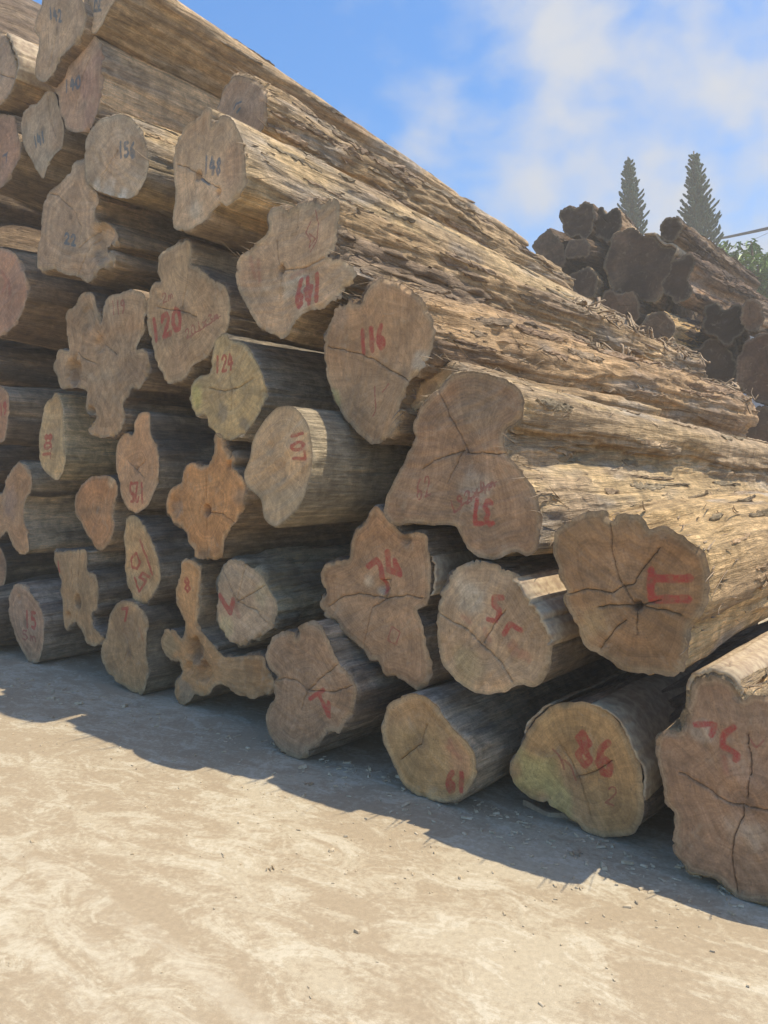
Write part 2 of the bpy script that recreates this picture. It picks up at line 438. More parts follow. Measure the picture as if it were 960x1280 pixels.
LOGS = []
def log(outline, label, off=None, ground=False, length=4.3, end_px=None, base=(.30, .22, .155), side=(.20, .155, .115),
        red=(), blue=(), thin=(), soft=(), cracks=(), dents=(), hub=None, hero=0, taper=.94, slope=0.0, drift=0.0,
        paint_w=3.6, thin_w=1.0, group='logs stacked in the front pile', fibres=0, patches=(), shell=(), rough=1.0,
        bark=None, zones=(), tangle=None, swell=None, strips=0, lump_a=0.0, saw=None, uv=None, grain=1.0, rim=1.0):
    idx = len(LOGS); seed = 31 + idx * 13; rs = random.Random(seed)
    O_px = catmull(outline, 8)
    if uv is not None:
        O = catmull(uv, 8); off = off or 0.0
    else:
        if ground:
            r = ray(O_px[:, 0], O_px[:, 1]); dz = r[:, 2]; k = dz < -0.02
            off = float((CAM @ D + (CAM_H / -dz[k]) * (r[k] @ D)).min() - P0D)
        off = off or 0.0
        O = to_plane(O_px, off)
    area = 0.5 * np.sum(O[:, 0] * np.roll(O[:, 1], -1) - O[:, 1] * np.roll(O[:, 0], -1))
    if area < 0: O = O[::-1]
    _, per = resample(O, 10)
    M = int(per / (0.0085 if hero == 2 else 0.013 if hero == 1 else 0.024)); M = max(48, min(M, 330))
    O, per = resample(O, M)
    A = abs(area)
    ctr = O.mean(0); base_v = O[:, 1].min()
    # ragged rim
    w = np.stack([O[:, 0] * 45, O[:, 1] * 45, np.full(M, seed)], 1)
    nrm = np.roll(O, -1, 0) - np.roll(O, 1, 0); nrm = np.stack([nrm[:, 1], -nrm[:, 0]], 1)
    nrm /= np.linalg.norm(nrm, axis=1)[:, None] + 1e-9
    if lump_a: O = O + nrm * (lump_a * fbm(w * .11 + 2, seed + 14, 2))[:, None]
    rg1 = 1 - np.abs(fbm(w * .55 + 3, seed + 1, 2)) * 2
    O = O + nrm * (fbm(w, seed, 4, .65) * 0.0065 * min(rough, 1.6) * rim + 0.006 * fbm(w * .3, seed + 4, 2) - 0.012 * min(rough, 1.5) * sstep(.84, .99, rg1) * sstep(.0, .35, fbm(w * .12 + 8, seed + 6, 2)))[:, None]
    if ground: O[:, 1] = np.maximum(O[:, 1], 0.004)
    o2 = O - np.array([ctr[0], base_v])            # local: x = u, z = v above the base
    P0 = D * (P0D + off) + U * ctr[0]
    root = bpy.data.objects.new('log', None); COL.objects.link(root)
    root.location = (P0[0], P0[1], base_v); root.rotation_euler = (0, 0, -AX)
    root.empty_display_size = 0.2
    tag(root, label, 'log', group)
    lo = lambda pts: (pts if uv is not None else to_plane(pts, off)) - np.array([ctr[0], base_v])
    mpp = math.sqrt(A / (abs(0.5 * np.sum(O_px[:, 0] * np.roll(O_px[:, 1], -1) - O_px[:, 1] * np.roll(O_px[:, 0], -1))) + 1e-9)) if uv is None else 0.004
    chipf = lambda p: np.clip(fbm(np.stack([p[:, 0] * 16, p[:, 1] * 16, np.full(len(p), seed * .9)], 1), seed + 9, 3) * 1.6 - .15, 0, 1) * 0.026 * min(rough, 1.4)
    # ---------- sawn end
    gsp = 0.0105 if hero == 2 else 0.013 if hero == 1 else 0.022
    mn, mx = o2.min(0), o2.max(0)
    gx, gy = np.meshgrid(np.arange(mn[0], mx[0], gsp), np.arange(mn[1], mx[1], gsp))
    G = np.stack([gx.ravel(), gy.ravel()], 1) + RNG.uniform(-.3, .3, (gx.size, 2)) * gsp
    G = G[inside(G, o2)]
    on = np.roll(o2, -1, 0)
    G = G[seg_dist(G, o2, on) > gsp * 0.55]
    def segs(lines, amp, seed2):
        Ls = [jitter_line(lo(l), seed2 + i, amp) for i, l in enumerate(lines)]
        return Ls
    SL = {'red': segs(red, .003, seed), 'blue': segs(blue, .003, seed + 3), 'thin': segs(thin, .002, seed + 6),
          'soft_red': segs(soft, .004, seed + 8), 'crack': segs(cracks, .007, seed + 11)}
    extra = []
    for k, Ls in SL.items():
        for q in Ls:
            extra.append(q)
            if k == 'crack':
                t = np.gradient(q, axis=0); t /= np.linalg.norm(t, axis=1)[:, None] + 1e-9
                nn = np.stack([-t[:, 1], t[:, 0]], 1)
                extra += [q + nn * 0.0035, q - nn * 0.0035]
    if extra:
        E = np.concatenate(extra); E = E[inside(E, o2)]
        E = E[seg_dist(E, o2, on) > 0.004]
        if len(E):
            A_, B_ = E, E
            dmin = np.full(len(G), 9.0)
            for k in range(0, len(E), 200):
                dmin = np.minimum(dmin, np.linalg.norm(G[:, None] - E[None, k:k + 200], axis=2).min(1))
            G = np.concatenate([G[dmin > 0.0028], E])
    pts = [Vector(p) for p in np.concatenate([o2, G])]
    ed = [(i, (i + 1) % M) for i in range(M)]
    rv, re, rf, *_ = delaunay_2d_cdt(pts, ed, [], 1, 1e-5)
    V2 = np.array([(p.x, p.y) for p in rv])
    de = seg_dist(V2, o2, on)
    tri = [f for f in rf if len(f) == 3]
    hb = lo([hub])[0] if hub is not None else o2.mean(0)
    dc = np.linalg.norm(V2 - hb, axis=1)
    ringv = dc / (dc + de + 1e-6)
    y = np.zeros(len(V2)); q3 = np.stack([V2[:, 0], V2[:, 1], np.full(len(V2), seed * .37)], 1)
    edge = sstep(0, 0.03, de)
    y += edge * (fbm(q3 * 4, seed, 3) * 0.010 + fbm(q3 * 22, seed + 2, 2) * 0.003)
    sa = saw if saw is not None else rs.uniform(0, 180)
    sa = math.radians(sa); R = 1.3
    cc = o2.mean(0) + R * np.array([math.cos(sa), math.sin(sa)])
    sw = np.linalg.norm(V2 - cc, axis=1)
    y += edge * 0.0025 * vnoise(np.stack([sw * 90, np.full(len(sw), seed), np.zeros(len(sw))], 1), seed)
    y += chipf(V2) * sstep(.022, 0, de)
    for (dx, dy, rr, dep) in dents:
        dd = np.linalg.norm(V2 - lo([(dx, dy)])[0], axis=1) / (rr * mpp)
        dd = dd + 0.25 * fbm(q3 * 25, seed + 4, 2)
        y += dep * sstep(1.0, 0.35, dd) * edge
    D_ = {}
    for k, Ls in SL.items():
        Ls = [l for l in Ls if len(l) > 1]
        if Ls:
            a = np.concatenate([l[:-1] for l in Ls]); b_ = np.concatenate([l[1:] for l in Ls])
            d = seg_dist(V2, a, b_)
        else: d = np.full(len(V2), 9.0)
        wd = {'red': paint_w * 1.3, 'blue': paint_w * 1.15, 'thin': thin_w * 1.5, 'soft_red': paint_w, 'crack': 0}[k]
        D_[k] = d - wd * mpp * 0.5
    y += 0.014 * sstep(0.003, 0.0, D_['crack']) * edge
    colr = np.tile(np.array(base), (len(V2), 1))
    f1 = fbm(q3 * 3.2, seed + 21, 4); f2 = fbm(q3 * np.array([2, 7, 1]) + 4, seed + 25, 3)
    colr *= (1 + 0.24 * f1)[:, None] * np.array([1.17, .93, .65])[None]
    colr = colr * (1 + f2[:, None] * np.array([0.12, 0.02, -0.08])[None] * 1.4)
    warm = sstep(.15, .6, fbm(q3 * 2.6 + 30, seed + 33, 3))
    colr = colr * (1 - .35 * warm[:, None]) + np.array([.36, .22, .12])[None] * .35 * warm[:, None]
    sap = sstep(0.030, 0.010, de + 0.010 * f1)
    colr = colr * (1 - .35 * sap[:, None]) + np.array([.36, .29, .17])[None] * .35 * sap[:, None]
    darkrim = sstep(0.007, 0.001, de)
    colr = colr * (1 - .5 * darkrim[:, None]) + np.array([.13, .09, .06])[None] * .5 * darkrim[:, None]
    heart = sstep(0.06, 0.0, dc) * .5
    colr = colr * (1 - heart[:, None]) + np.array([.10, .07, .05])[None] * heart[:, None]
    for (dx, dy, rr, pc) in patches:
        dd = np.linalg.norm(V2 - lo([(dx, dy)])[0], axis=1) / (rr * mpp) + 0.75 * fbm(q3 * 11, seed + 41, 4)
        kf = (sstep(1.1, 0.4, dd) * .8)[:, None]
        kf = kf * .8; colr = colr * (1 - kf) + (np.array(pc) * np.array([1.10, 1.0, .80]))[None] * kf
    V3 = np.stack([V2[:, 0], y, V2[:, 1]], 1)
    fl = np.array(tri, np.int32)
    a, b_, c_ = V2[fl[:, 0]], V2[fl[:, 1]], V2[fl[:, 2]]
    cr = (b_ - a)[:, 0] * (c_ - a)[:, 1] - (b_ - a)[:, 1] * (c_ - a)[:, 0]
    fl[cr < 0] = fl[cr < 0][:, ::-1]               # CCW seen from -y
    me = make_mesh('cut_end', V3, fl.ravel(), np.full(len(fl), 3), M_CUT)
    attr(me, 'col', np.clip(colr, 0.01, .9)); attr(me, 'ring', ringv); attr(me, 'saw', sw); attr(me, 'rx', (V2[:, 0] - hb[0]) / (dc + .02)); attr(me, 'rz', (V2[:, 1] - hb[1]) / (dc + .02))
    attr(me, 'phase', np.full(len(V2), (seed * 0.731) % 17))
    for k in D_: attr(me, k, D_[k])
    obj('cut_end', me, root)
    # ---------- side
    if end_px is not None:                          # far end seen at this pixel column
        k = (end_px - 480) / F_PX
        c3 = D * (P0D + off) + U * ctr[0]
        length = float((k * c3[1] - c3[0]) / (D[0] - k * D[1]))
    step = 0.022 if hero == 2 else 0.04 if hero == 1 else 0.10
    S = [0.0, 0.006, 0.014, 0.03]
    while S[-1] < length:
        S.append(S[-1] + step * (1 + 0.35 * S[-1]))
    S = np.array(S); S[-1] = length; nS = len(S)
    sm = o2.copy(); kk = max(2, M // 14)
    ker = np.hanning(2 * kk + 1); ker /= ker.sum()
    for c in range(2):
        ext = np.concatenate([o2[-kk:, c], o2[:, c], o2[:kk, c]]); sm[:, c] = np.convolve(ext, ker, 'valid')
    wS = sstep(0, 2.2, S) * 0.65
    rad = np.linalg.norm(sm - sm.mean(0), axis=1) + 1e-6
    full = sm.mean(0) + (sm - sm.mean(0)) * ((.40 * rad + .60 * np.percentile(rad, 86) * 1.04) / rad)[:, None]
    sw_ = sstep(.04, .80, S) * (swell if swell is not None else (.32 if hero == 2 else .55 if hero else .85))
    tp = 1 + (taper - 1) * np.clip(S / 4.0, 0, 1.6)
    cen = np.array([0, 0 if ground else (o2[:, 1].mean())])
    cx_m = o2[:, 0].mean()
    X = np.zeros((nS, M, 3)); chip0 = chipf(o2)
    for j in range(nS):
        q = o2 * (1 - wS[j]) + sm * wS[j]
        q = q * (1 - sw_[j]) + full * sw_[j]
        X[j, :, 0] = cx_m + (q[:, 0] - cx_m) * tp[j] + drift * S[j]
        X[j, :, 2] = cen[1] + (q[:, 1] - cen[1]) * tp[j] + slope * S[j]
        X[j, :, 1] = S[j] + (chip0 * (1 - j / 4) if j < 4 else 0)
    dX = np.roll(X, -1, 1) - np.roll(X, 1, 1)
    Nn = np.stack([dX[..., 2], np.zeros((nS, M)), -dX[..., 0]], -1)
    Nn /= np.linalg.norm(Nn, axis=-1)[..., None] + 1e-9
    Pf = X.reshape(-1, 3) + np.array([0, 0, seed * 3.1])
    st = lambda f, k: Pf * np.array([f, f * k, f])
    n_big = fbm(st(2.2, .45), seed + 50, 2)
    fib = 1 - np.abs(fbm(st(13, .09), seed + 53, 3)) * 2.2
    fla = fbm(st(6.5, .14), seed + 57, 4)
    flake = sstep(-.05, .08, fla)
    lump = fbm(st(8, .22), seed + 61, 3)
    fine = fbm(st(42, .06), seed + 65, 2)
    split = sstep(.07, .0, np.abs(fbm(st(4.5, .05), seed + 67, 2))) * sstep(-.1, .3, fbm(st(1.5, .3), seed + 69, 2))
    rz = np.full(M, rough)
    for (zx, zy, zr, zk) in zones:
        dz_ = np.linalg.norm(o2 - lo([(zx, zy)])[0], axis=1) / (zr * mpp)
        rz = rz + zk * sstep(1.2, .5, dz_)
    zone = np.tile(np.clip(rz - rough, 0, 2), nS); RZ = np.tile(rz, nS)
    shag = (1 - np.abs(fbm(st(15, .13), seed + 71, 4, .65)) * 3.2).clip(-.7, 1)
    disp = 0.016 * n_big + grain * (0.009 * (fib - .4) + 0.004 * fine - 0.024 * split) + RZ * (0.013 * (flake - .5) + 0.008 * lump)
    disp += 0.017 * np.clip(RZ - 1, 0, 2) * shag
    fade = np.repeat(sstep(-0.03, 0.03, S), M); fade[:M] = 0
    disp *= fade
    Xd = X.reshape(-1, 3) + Nn.reshape(-1, 3) * disp[:, None]
    if ground: Xd[:, 2] = np.maximum(Xd[:, 2], 0.004 - 0)
    b0 = np.arange(nS - 1)[:, None] * M; i = np.arange(M)[None]; i2 = (i + 1) % M
    Q = np.stack([b0 + i, b0 + i2, b0 + M + i2, b0 + M + i], -1).reshape(-1, 4)
    faces = np.concatenate([Q.ravel(), np.arange(M) + (nS - 1) * M])
    sizes = np.concatenate([np.full(len(Q), 4), [M]])
    me = make_mesh('log_side', Xd, faces, sizes, M_BARK)
    sd = np.array(side); bk = np.array(bark) * 1.15 if bark is not None else sd * np.array([.82, .72, .62])
    p1 = fbm(st(3.0, .22), seed + 80, 4); p2 = fbm(st(5.5, .35), seed + 84, 3)
    cS = np.tile(sd * (1.12 if (strips or group != 'logs stacked in the front pile') else 2.0 if sum(side) < .75 else 1.3), (len(Xd), 1)) * (1 + .36 * p1)[:, None] * np.array([1.10, 1.0, .84])[None]
    grey = sstep(.05, .5, p2) * .55
    gc = sd.mean() * np.array([1.02, .97, .90])
    cS = cS * (1 - grey[:, None]) + gc[None] * grey[:, None]
    bm = (flake * sstep(-.35, .15, fbm(st(2.0, .3), seed + 88, 2)) * .85)[:, None]
    bm = np.clip(bm + .75 * np.clip(zone, 0, 1)[:, None] * sstep(-.4, .3, fla)[:, None], 0, .92)
    cS = cS * (1 - bm) + bk[None] * bm
    tonal = fbm(st(1.3, .5), seed + 93, 2); cS = cS * (1 + .22 * tonal)[:, None]
    fb = (sstep(.2, .65, fib) * .35)[:, None]; cS = cS * (1 + .25 * fb)
    attr(me, 'col', np.clip(cS, .008, .9)); attr(me, 'phase', np.full(len(Xd), (seed * 0.531) % 23))
    obj('log_side', me, root)
    # ---------- loose fibres and splinters clinging to the side
    if fibres:
        rg = np.random.default_rng(seed); paths, radii = [], []
        Xg = Xd.reshape(nS, M, 3)
        okc = np.where((Nn[nS // 3, :, 0] * .75 + Nn[nS // 3, :, 2]) > 0.1)[0]
        for _ in range(fibres):
            j = int(rg.integers(2, nS - 6)); ii = int(rg.choice(okc))
            if rg.random() < .18: j = int(rg.integers(1, max(3, nS // 14)))
            ln = rg.uniform(.03, .13) * (1.0 + .8 * (rg.random() < .12)); k = 6
            p = Xg[j, ii].copy(); n = Nn[j, ii]; tdir = np.array([rg.normal(0, .3), rg.choice([-1, 1]), rg.normal(0, .3)])
            tdir -= n * (tdir @ n); tdir /= np.linalg.norm(tdir)
            lift = rg.uniform(-.02, .10) if rg.random() < .85 else rg.uniform(.1, .3); curl = rg.normal(0, .5, 3)
            t = np.linspace(0, 1, k)
            arc = p + tdir * (t * ln)[:, None] + n * (0.003 + lift * ln * t ** 1.6)[:, None] + curl * (ln * .18 * t ** 2)[:, None]
            paths.append(arc); r0 = rg.uniform(.0018, .0055)
            radii.append(r0 * (1 - .8 * t) + .0006)
        if tangle:
            a0, a1, nt = tangle; js = np.where((S > a0 * length) & (S < a1 * length))[0]; top_ = np.where(Nn[nS // 2, :, 2] > .25)[0]
            for _ in range(nt):
                j = int(rg.choice(js)); ii = int(rg.choice(top_)); n = Nn[j, ii]; p = Xg[j, ii] + n * rg.uniform(-.01, .03)
                ln = rg.uniform(.08, .32); k = 9; t = np.linspace(0, 1, k)
                h = rg.normal(0, 1, 3); h /= np.linalg.norm(h); h = h - n * (h @ n) * .75
                w1 = rg.normal(0, 1, 3); w2 = rg.normal(0, 1, 3)
                arc = p + h * (ln * (t - .5))[:, None] + w1 * (ln * .16 * np.sin(t * 4 + rg.uniform(0, 6)))[:, None] + w2 * (ln * .10 * np.sin(t * 8 + rg.uniform(0, 6)))[:, None]
                hgt = (arc - p) @ n; arc = arc + n * (np.maximum(0, -hgt) * .8)[:, None]
                paths.append(arc); r0 = rg.uniform(.006, .026); radii.append(r0 * (1 - .7 * np.abs(t - .4) ** 1.2) * (1 + .2 * rg.normal(0, 1, k).clip(-1, 1)))
        Vf, Ff, Sf = tubes(paths, radii, 3, .45)
        of = obj('loose_fibres', make_mesh('loose_fibres', Vf, Ff, Sf, M_FIBRE), root); of['kind'] = 'stuff'
    # ---------- peeling strips of bark lying on the side
    if strips:
        rg = np.random.default_rng(seed + 77); Xg = Xd.reshape(nS, M, 3); Vp, Fp, Cp, bb = [], [], [], 0
        okc = np.where((Nn[nS // 3, :, 0] * .8 + Nn[nS // 3, :, 2]) > -0.1)[0]
        for _ in range(strips):
            j0 = int(rg.integers(2, nS - 8)); nj = min(int(rg.integers(5, 22)), nS - 1 - j0); ni = int(rg.integers(2, 6)); i0 = int(rg.choice(okc))
            hh = rg.uniform(.003, .011); lift = rg.uniform(0, .03) * (rg.random() < .4); tone = (bk * rg.uniform(.8, 1.5) if rg.random() < .6 else sd * rg.uniform(.6, 1.0)); dr = rg.normal(0, .12)
            js = np.arange(j0, j0 + nj + 1); K = len(js); t = np.linspace(0, 1, K)
            wid = ni * (1 - np.abs(2 * t - 1) ** 3 * .8) * (1 + .35 * rg.normal(0, 1, K).clip(-1, 1)); cenl = i0 + dr * (js - j0)
            lay = []
            for lv in (0, 1):
                for e in (-1, -.3, .35, 1):
                    ii = (np.round(cenl + e * wid / 2).astype(int)) % M
                    off_ = (hh * (1 if lv else 0) - .004 * (1 - lv)) * (1 if abs(e) < 1 else .75) + lift * t ** 2 + .003 * rg.normal(0, 1, K)
                    lay.append(Xg[js, ii] + Nn[js, ii] * off_[:, None])
            Vp.append(np.concatenate(lay)); ix = lambda a, k: bb + a * K + k
            for k in range(K - 1):
                for a in range(3):
                    Fp.append((ix(4 + a, k), ix(5 + a, k), ix(5 + a, k + 1), ix(4 + a, k + 1)))
                    Fp.append((ix(a, k), ix(a, k + 1), ix(a + 1, k + 1), ix(a + 1, k)))
                Fp.append((ix(0, k), ix(4, k), ix(4, k + 1), ix(0, k + 1))); Fp.append((ix(3, k), ix(3, k + 1), ix(7, k + 1), ix(7, k)))
            for k in (0, K - 1):
                for a in range(3): Fp.append((ix(a, k), ix(a + 1, k), ix(5 + a, k), ix(4 + a, k)))
            Cp.append(np.tile(tone, (8 * K, 1))); bb += 8 * K
        me = make_mesh('peeling_bark', np.concatenate(Vp), np.array(Fp).ravel(), np.full(len(Fp), 4), M_BARK, False)
        attr(me, 'col', np.clip(np.concatenate(Cp), .01, .9)); attr(me, 'phase', np.full(bb, (seed * .41) % 19))
        op = obj('peeling_bark', me, root); op['kind'] = 'stuff'
    # ---------- bark shell standing off the wood
    for (pa, pb, gap, th, s0, s1) in shell:
        la, lb = lo([pa])[0], lo([pb])[0]
        ia = int(np.argmin(np.linalg.norm(o2 - la, axis=1))); ib = int(np.argmin(np.linalg.norm(o2 - lb, axis=1)))
        n1 = (ib - ia) % M; n2 = (ia - ib) % M
        ids = [(ia + k) % M for k in range(n1 + 1)] if n1 <= n2 else [(ib + k) % M for k in range(n2 + 1)]
        ids = ids[::max(1, len(ids) // 60)]; K = len(ids)
        if K < 3: continue
        t = np.linspace(0, 1, K); env = np.sin(t * math.pi) ** .5
        base2 = o2[ids]; nr = nrm[ids]
        jag = fbm(np.stack([t * 14, np.full(K, seed), np.zeros(K)], 1), seed, 3)
        inn = base2 + nr * ((gap * env)[:, None]); outr = base2 + nr * ((gap * env + th * (.55 + .45 * env) * (1 + .4 * jag))[:, None])
        Ss = np.linspace(0, 1, 10); Vs = []
        for q in Ss:
            yy = s0 + (s1 - s0) * q + (0.018 * jag if q == 0 else 0)
            wig = 0.006 * fbm(np.stack([t * 8, np.full(K, q * 9), np.full(K, seed)], 1), seed + 5, 2)
            for ring_ in (inn, outr):
                Vs.append(np.stack([ring_[:, 0] + nr[:, 0] * wig, np.zeros(K) + yy, ring_[:, 1] + nr[:, 1] * wig], 1))
        Vs = np.concatenate(Vs); Fq = []
        idv = lambda q, s_, k: (q * 2 + s_) * K + k
        for q in range(9):
            for k in range(K - 1):
                Fq.append((idv(q, 0, k), idv(q + 1, 0, k), idv(q + 1, 0, k + 1), idv(q, 0, k + 1)))
                Fq.append((idv(q, 1, k), idv(q, 1, k + 1), idv(q + 1, 1, k + 1), idv(q + 1, 1, k)))
            for k in (0, K - 1):
                Fq.append((idv(q, 0, k), idv(q, 1, k), idv(q + 1, 1, k), idv(q + 1, 0, k)))
        for q in (0, 9):
            for k in range(K - 1):
                Fq.append((idv(q, 0, k), idv(q, 0, k + 1), idv(q, 1, k + 1), idv(q, 1, k)))
        obj('bark_shell', make_mesh('bark_shell', Vs, np.array(Fq).ravel(), np.full(len(Fq), 4), M_SHELL), root)
    LOGS.append(dict(root=root, uv=O, off=off, length=length))
    return root

TAN, BRN, GRY = (.33, .245, .175), (.27, .195, .135), (.36, .31, .26)
ORG, YEL, PNK = (.43, .26, .135), (.42, .36, .20), (.33, .225, .17)
PALE = (.42, .325, .20); PALE2 = (.36, .27, .165); DRK = (.20, .155, .11); MID = (.29, .22, .15); GRD = (.22, .19, .155)

# --- upper left
log([(52,0),(54,-15),(72,-24),(95,-16),(104,2),(107,12),(106,31),(100,46),(88,60),(75,72),(69,88),(60,99),(54,103),(45,96),(45,77),(49,50),(43,40),(45,24),(50,10)],
    'pale grey log end with blue number 142 at the very top left of the pile', base=GRY, side=MID, hero=1, off=-.05,
    blue=text('142',61,9,5.4,1.6,1,14), paint_w=2.0, hub=(71,36), cracks=[[(71,36),(66,60),(60,88)]], length=2.6)
log([(119,42),(127,31),(133,19),(143,0),(150,-18),(156,-34),(152,-48),(140,-52),(126,-46),(115,-30),(109,-10),(107,10),(107,31),(111,39)],
    'topmost log with blue letter N, its long smooth side falling away to the right', base=GRY, side=(.40,.31,.21), hero=2, grain=1.2, rough=.5, slope=-.095,
    blue=text('N',118,-3,10,0,-1,13)+[[(117,14),(126,12)]], paint_w=2.2, swell=0, end_px=640, fibres=40, taper=.80, strips=14)
log([(113,43),(123,49),(127,63),(127,94),(126,117),(123,135),(117,152),(110,163),(92,165),(82,160),(80,150),(75,142),(72,120),(64,108),(69,92),(73,81),(85,76),(97,65),(100,52),(106,45)],
    'pinkish grey log end with blue number 140, directly below the topmost logs', base=(.36,.28,.235), side=MID, hero=1, off=.02,
    blue=text('140',80,101,7.2,-2.6,0,15), paint_w=2.2, cracks=[[(114,70),(103,95),(98,120),(92,140)]], patches=[(112,100,26,(.33,.20,.165)),(112,140,18,(.33,.21,.17))])
log([(62,113),(70,119),(75,142),(79,154),(80,167),(77,186),(69,193),(60,207),(54,223),(47,215),(40,201),(31,187),(27,167),(27,146),(33,135),(48,127),(56,117)],
    'pointed grey log end with blue number 141 below the one marked 140', base=GRY, side=DRK, hero=1, off=.04,
    blue=text('141',41,172,4.6,-3.0,2,13), paint_w=2.0, patches=[(68,160,14,(.34,.25,.19))], cracks=[[(60,120),(62,150),(70,170)]])
log([(0,41),(5,43),(12,56),(19,77),(20,94),(15,112),(4,127),(-15,135),(-35,120),(-42,90),(-36,60),(-20,43)],
    'large grey log at the top left edge against the sky with a cracked bark wedge', base=(.35,.29,.25), side=PALE2, hero=1, off=0.0,
    cracks=[[(-8,90),(5,95),(18,98)]], shell=[((6,44),(20,100),.03,.03,0.0,.45)], rough=1.5, length=3.6)
log([(18,146),(21,160),(25,180),(25,195),(17,213),(8,228),(-4,238),(-22,235),(-38,215),(-42,185),(-33,158),(-15,143),(5,142)],
    'reddish log end at the left edge beside the pointed log marked 141', base=(.32,.235,.20), side=DRK, hero=0, off=.05,
    blue=[[(3,195),(8,192)],[(8,190),(7,203)]], paint_w=1.6)
log([(123,151),(135,146),(150,143),(160,145),(170,153),(178,166),(184,185),(186,205),(182,224),(172,240),(163,248),(150,247),(135,243),(117,237),(108,226),(106,205),(106,188),(108,173),(115,160)],
    'round log end with blue number 156 and a sunlit splintered rim', base=(.38,.325,.27), side=PALE, hero=2, off=-.06, rough=.9,
    blue=text('156',148,178,7.2,.3,0,18), paint_w=2.6, hub=(147,190), cracks=[[(127,220),(138,203),(148,188)]],
    patches=[(135,240,14,(.50,.46,.42)),(152,246,10,(.50,.46,.42)),(120,233,8,(.48,.44,.40))], fibres=140, strips=24)
log([(252,140),(258,134),(265,139),(264,158),(272,149),(281,144),(293,154),(304,179),(307,208),(306,233),(293,250),(283,257),(276,253),(268,262),(252,279),(231,288),(215,283),(216,267),(219,242),(217,217),(216,187),(222,173),(233,156),(243,150)],
    'broad pale log end with blue number 148 and a small hollow heart', base=(.45,.375,.30), side=(.43,.335,.21), bark=(.28,.20,.13), hero=2, off=-.10, rough=1.0, slope=-.035,
    blue=text('148',255,195,7.8,1.2,-1,21)+[[(252,224),(262,230)]], paint_w=2.4, hub=(248,219), saw=5,
    cracks=[[(222,206),(236,210),(250,220),(262,230),(272,233)],[(273,232),(276,245),(274,254)]],
    dents=[(248,219,6,.03),(273,240,5,.03)], patches=[(290,210,22,(.42,.27,.18)),(245,260,22,(.46,.41,.35))], fibres=160, swell=0, end_px=765, taper=.90, strips=45)
log([(293,96),(305,95),(318,100),(331,112),(334,131),(330,158),(318,180),(300,186),(284,176),(274,155),(272,133),(280,110)],
    'set-back log with a faint blue mark between the topmost log and the one marked 148', base=(.33,.27,.235), side=(.36,.275,.18), bark=(.24,.17,.11), hero=2, off=.42, rough=2.0, slope=-.080,
    blue=[[(293,137),(296,130),(302,128)],[(297,141),(301,136)]], paint_w=2.0, fibres=240, swell=0, end_px=690, taper=.93, strips=71)
log([(106,199),(92,204),(85,217),(75,229),(62,239),(55,254),(52,275),(49,300),(46,327),(50,338),(66,337),(82,343),(98,346),(112,353),(124,337),(142,331),(144,320),(135,311),(149,301),(143,286),(131,278),(120,276),(119,262),(124,250),(116,236),(108,226),(106,210)],
    'split angular grey log end with blue number 2 under the log marked 156', base=(.34,.285,.235), side=(.25,.19,.13), hero=1, off=-.04, rough=1.3,
    blue=text('22',81,291,8,2,0,13), paint_w=2.0, hub=(88,270), dents=[(128,300,22,.05),(118,250,12,.03)],
    cracks=[[(62,242),(72,244),(85,257),(92,262),(102,285),(100,305)],[(100,310),(110,300),(122,285)],[(98,343),(108,320),(118,300)]])
log([(8,311),(19,318),(28,334),(33,347),(34,368),(32,379),(23,400),(15,410),(0,420),(-20,418),(-38,395),(-42,365),(-36,335),(-20,315),(-4,309)],
    'reddish log end at the left edge with a long dark side, level with 120', base=(.34,.235,.195), side=(.20,.145,.10), hero=1, off=.02,
    soft=[[(2,340),(8,352),(3,364)],[(10,350),(12,366)]], length=3.6)
log([(-30,428),(-18,440),(-14,458),(-24,474),(-45,478),(-60,462),(-60,442),(-46,428)],
    'thin dark log at the left edge showing only its side below the reddish log', side=(.17,.125,.09), off=.05)
log([(0,483),(8,489),(12,504),(10,522),(6,548),(-2,554),(-18,549),(-30,526),(-29,500),(-14,484)],
    'small pinkish log end at the left edge with red mark, beside 108', base=PNK, side=(.25,.20,.15), hero=1,
    red=text('19',-1,505,5,-1.5,0,14), paint_w=1.8)
log([(-18,562),(-10,575),(-12,592),(-26,602),(-44,598),(-52,580),(-44,564),(-30,558)],
    'dark log at the left edge showing only its side above the forked log end', side=(.17,.13,.10), off=.05)
# --- left middle
log([(83,391),(94,381),(100,369),(108,364),(117,368),(121,383),(126,402),(130,381),(137,370),(150,366),(166,362),(181,370),(181,395),(176,420),(170,437),(179,436),(186,447),(183,468),(176,485),(165,486),(160,497),(154,505),(155,527),(149,541),(131,547),(117,545),(110,537),(120,522),(108,514),(107,489),(92,485),(77,485),(71,468),(67,459),(73,438),(86,437),(82,412)],
    'deeply lobed brown stump end shaped like antlers, left of the log marked 120', base=(.30,.235,.175), side=(.19,.15,.115), hero=2, off=-.03,
    thin=text('119',139,377,6,-1,1,17), dents=[(92,465,17,.07),(113,520,12,.07),(125,430,10,.02),(110,395,16,.02)], hub=(145,442),
    cracks=[[(122,415),(133,432),(146,443)],[(98,440),(105,448),(122,455)]], patches=[(95,470,16,(.40,.27,.18))], rough=1.2)
log([(70,491),(77,502),(79,527),(80,556),(82,568),(81,582),(73,600),(62,594),(52,584),(49,567),(49,545),(51,528),(56,507),(64,497)],
    'narrow yellowish log end with red number 108 written upwards', base=(.42,.35,.235), side=(.29,.24,.16), hero=1, grain=.7, rough=.5,
    red=text('108',53,572,1,-10.5,9,-1), thin=[[(64,556),(63,574)]], paint_w=2.0)
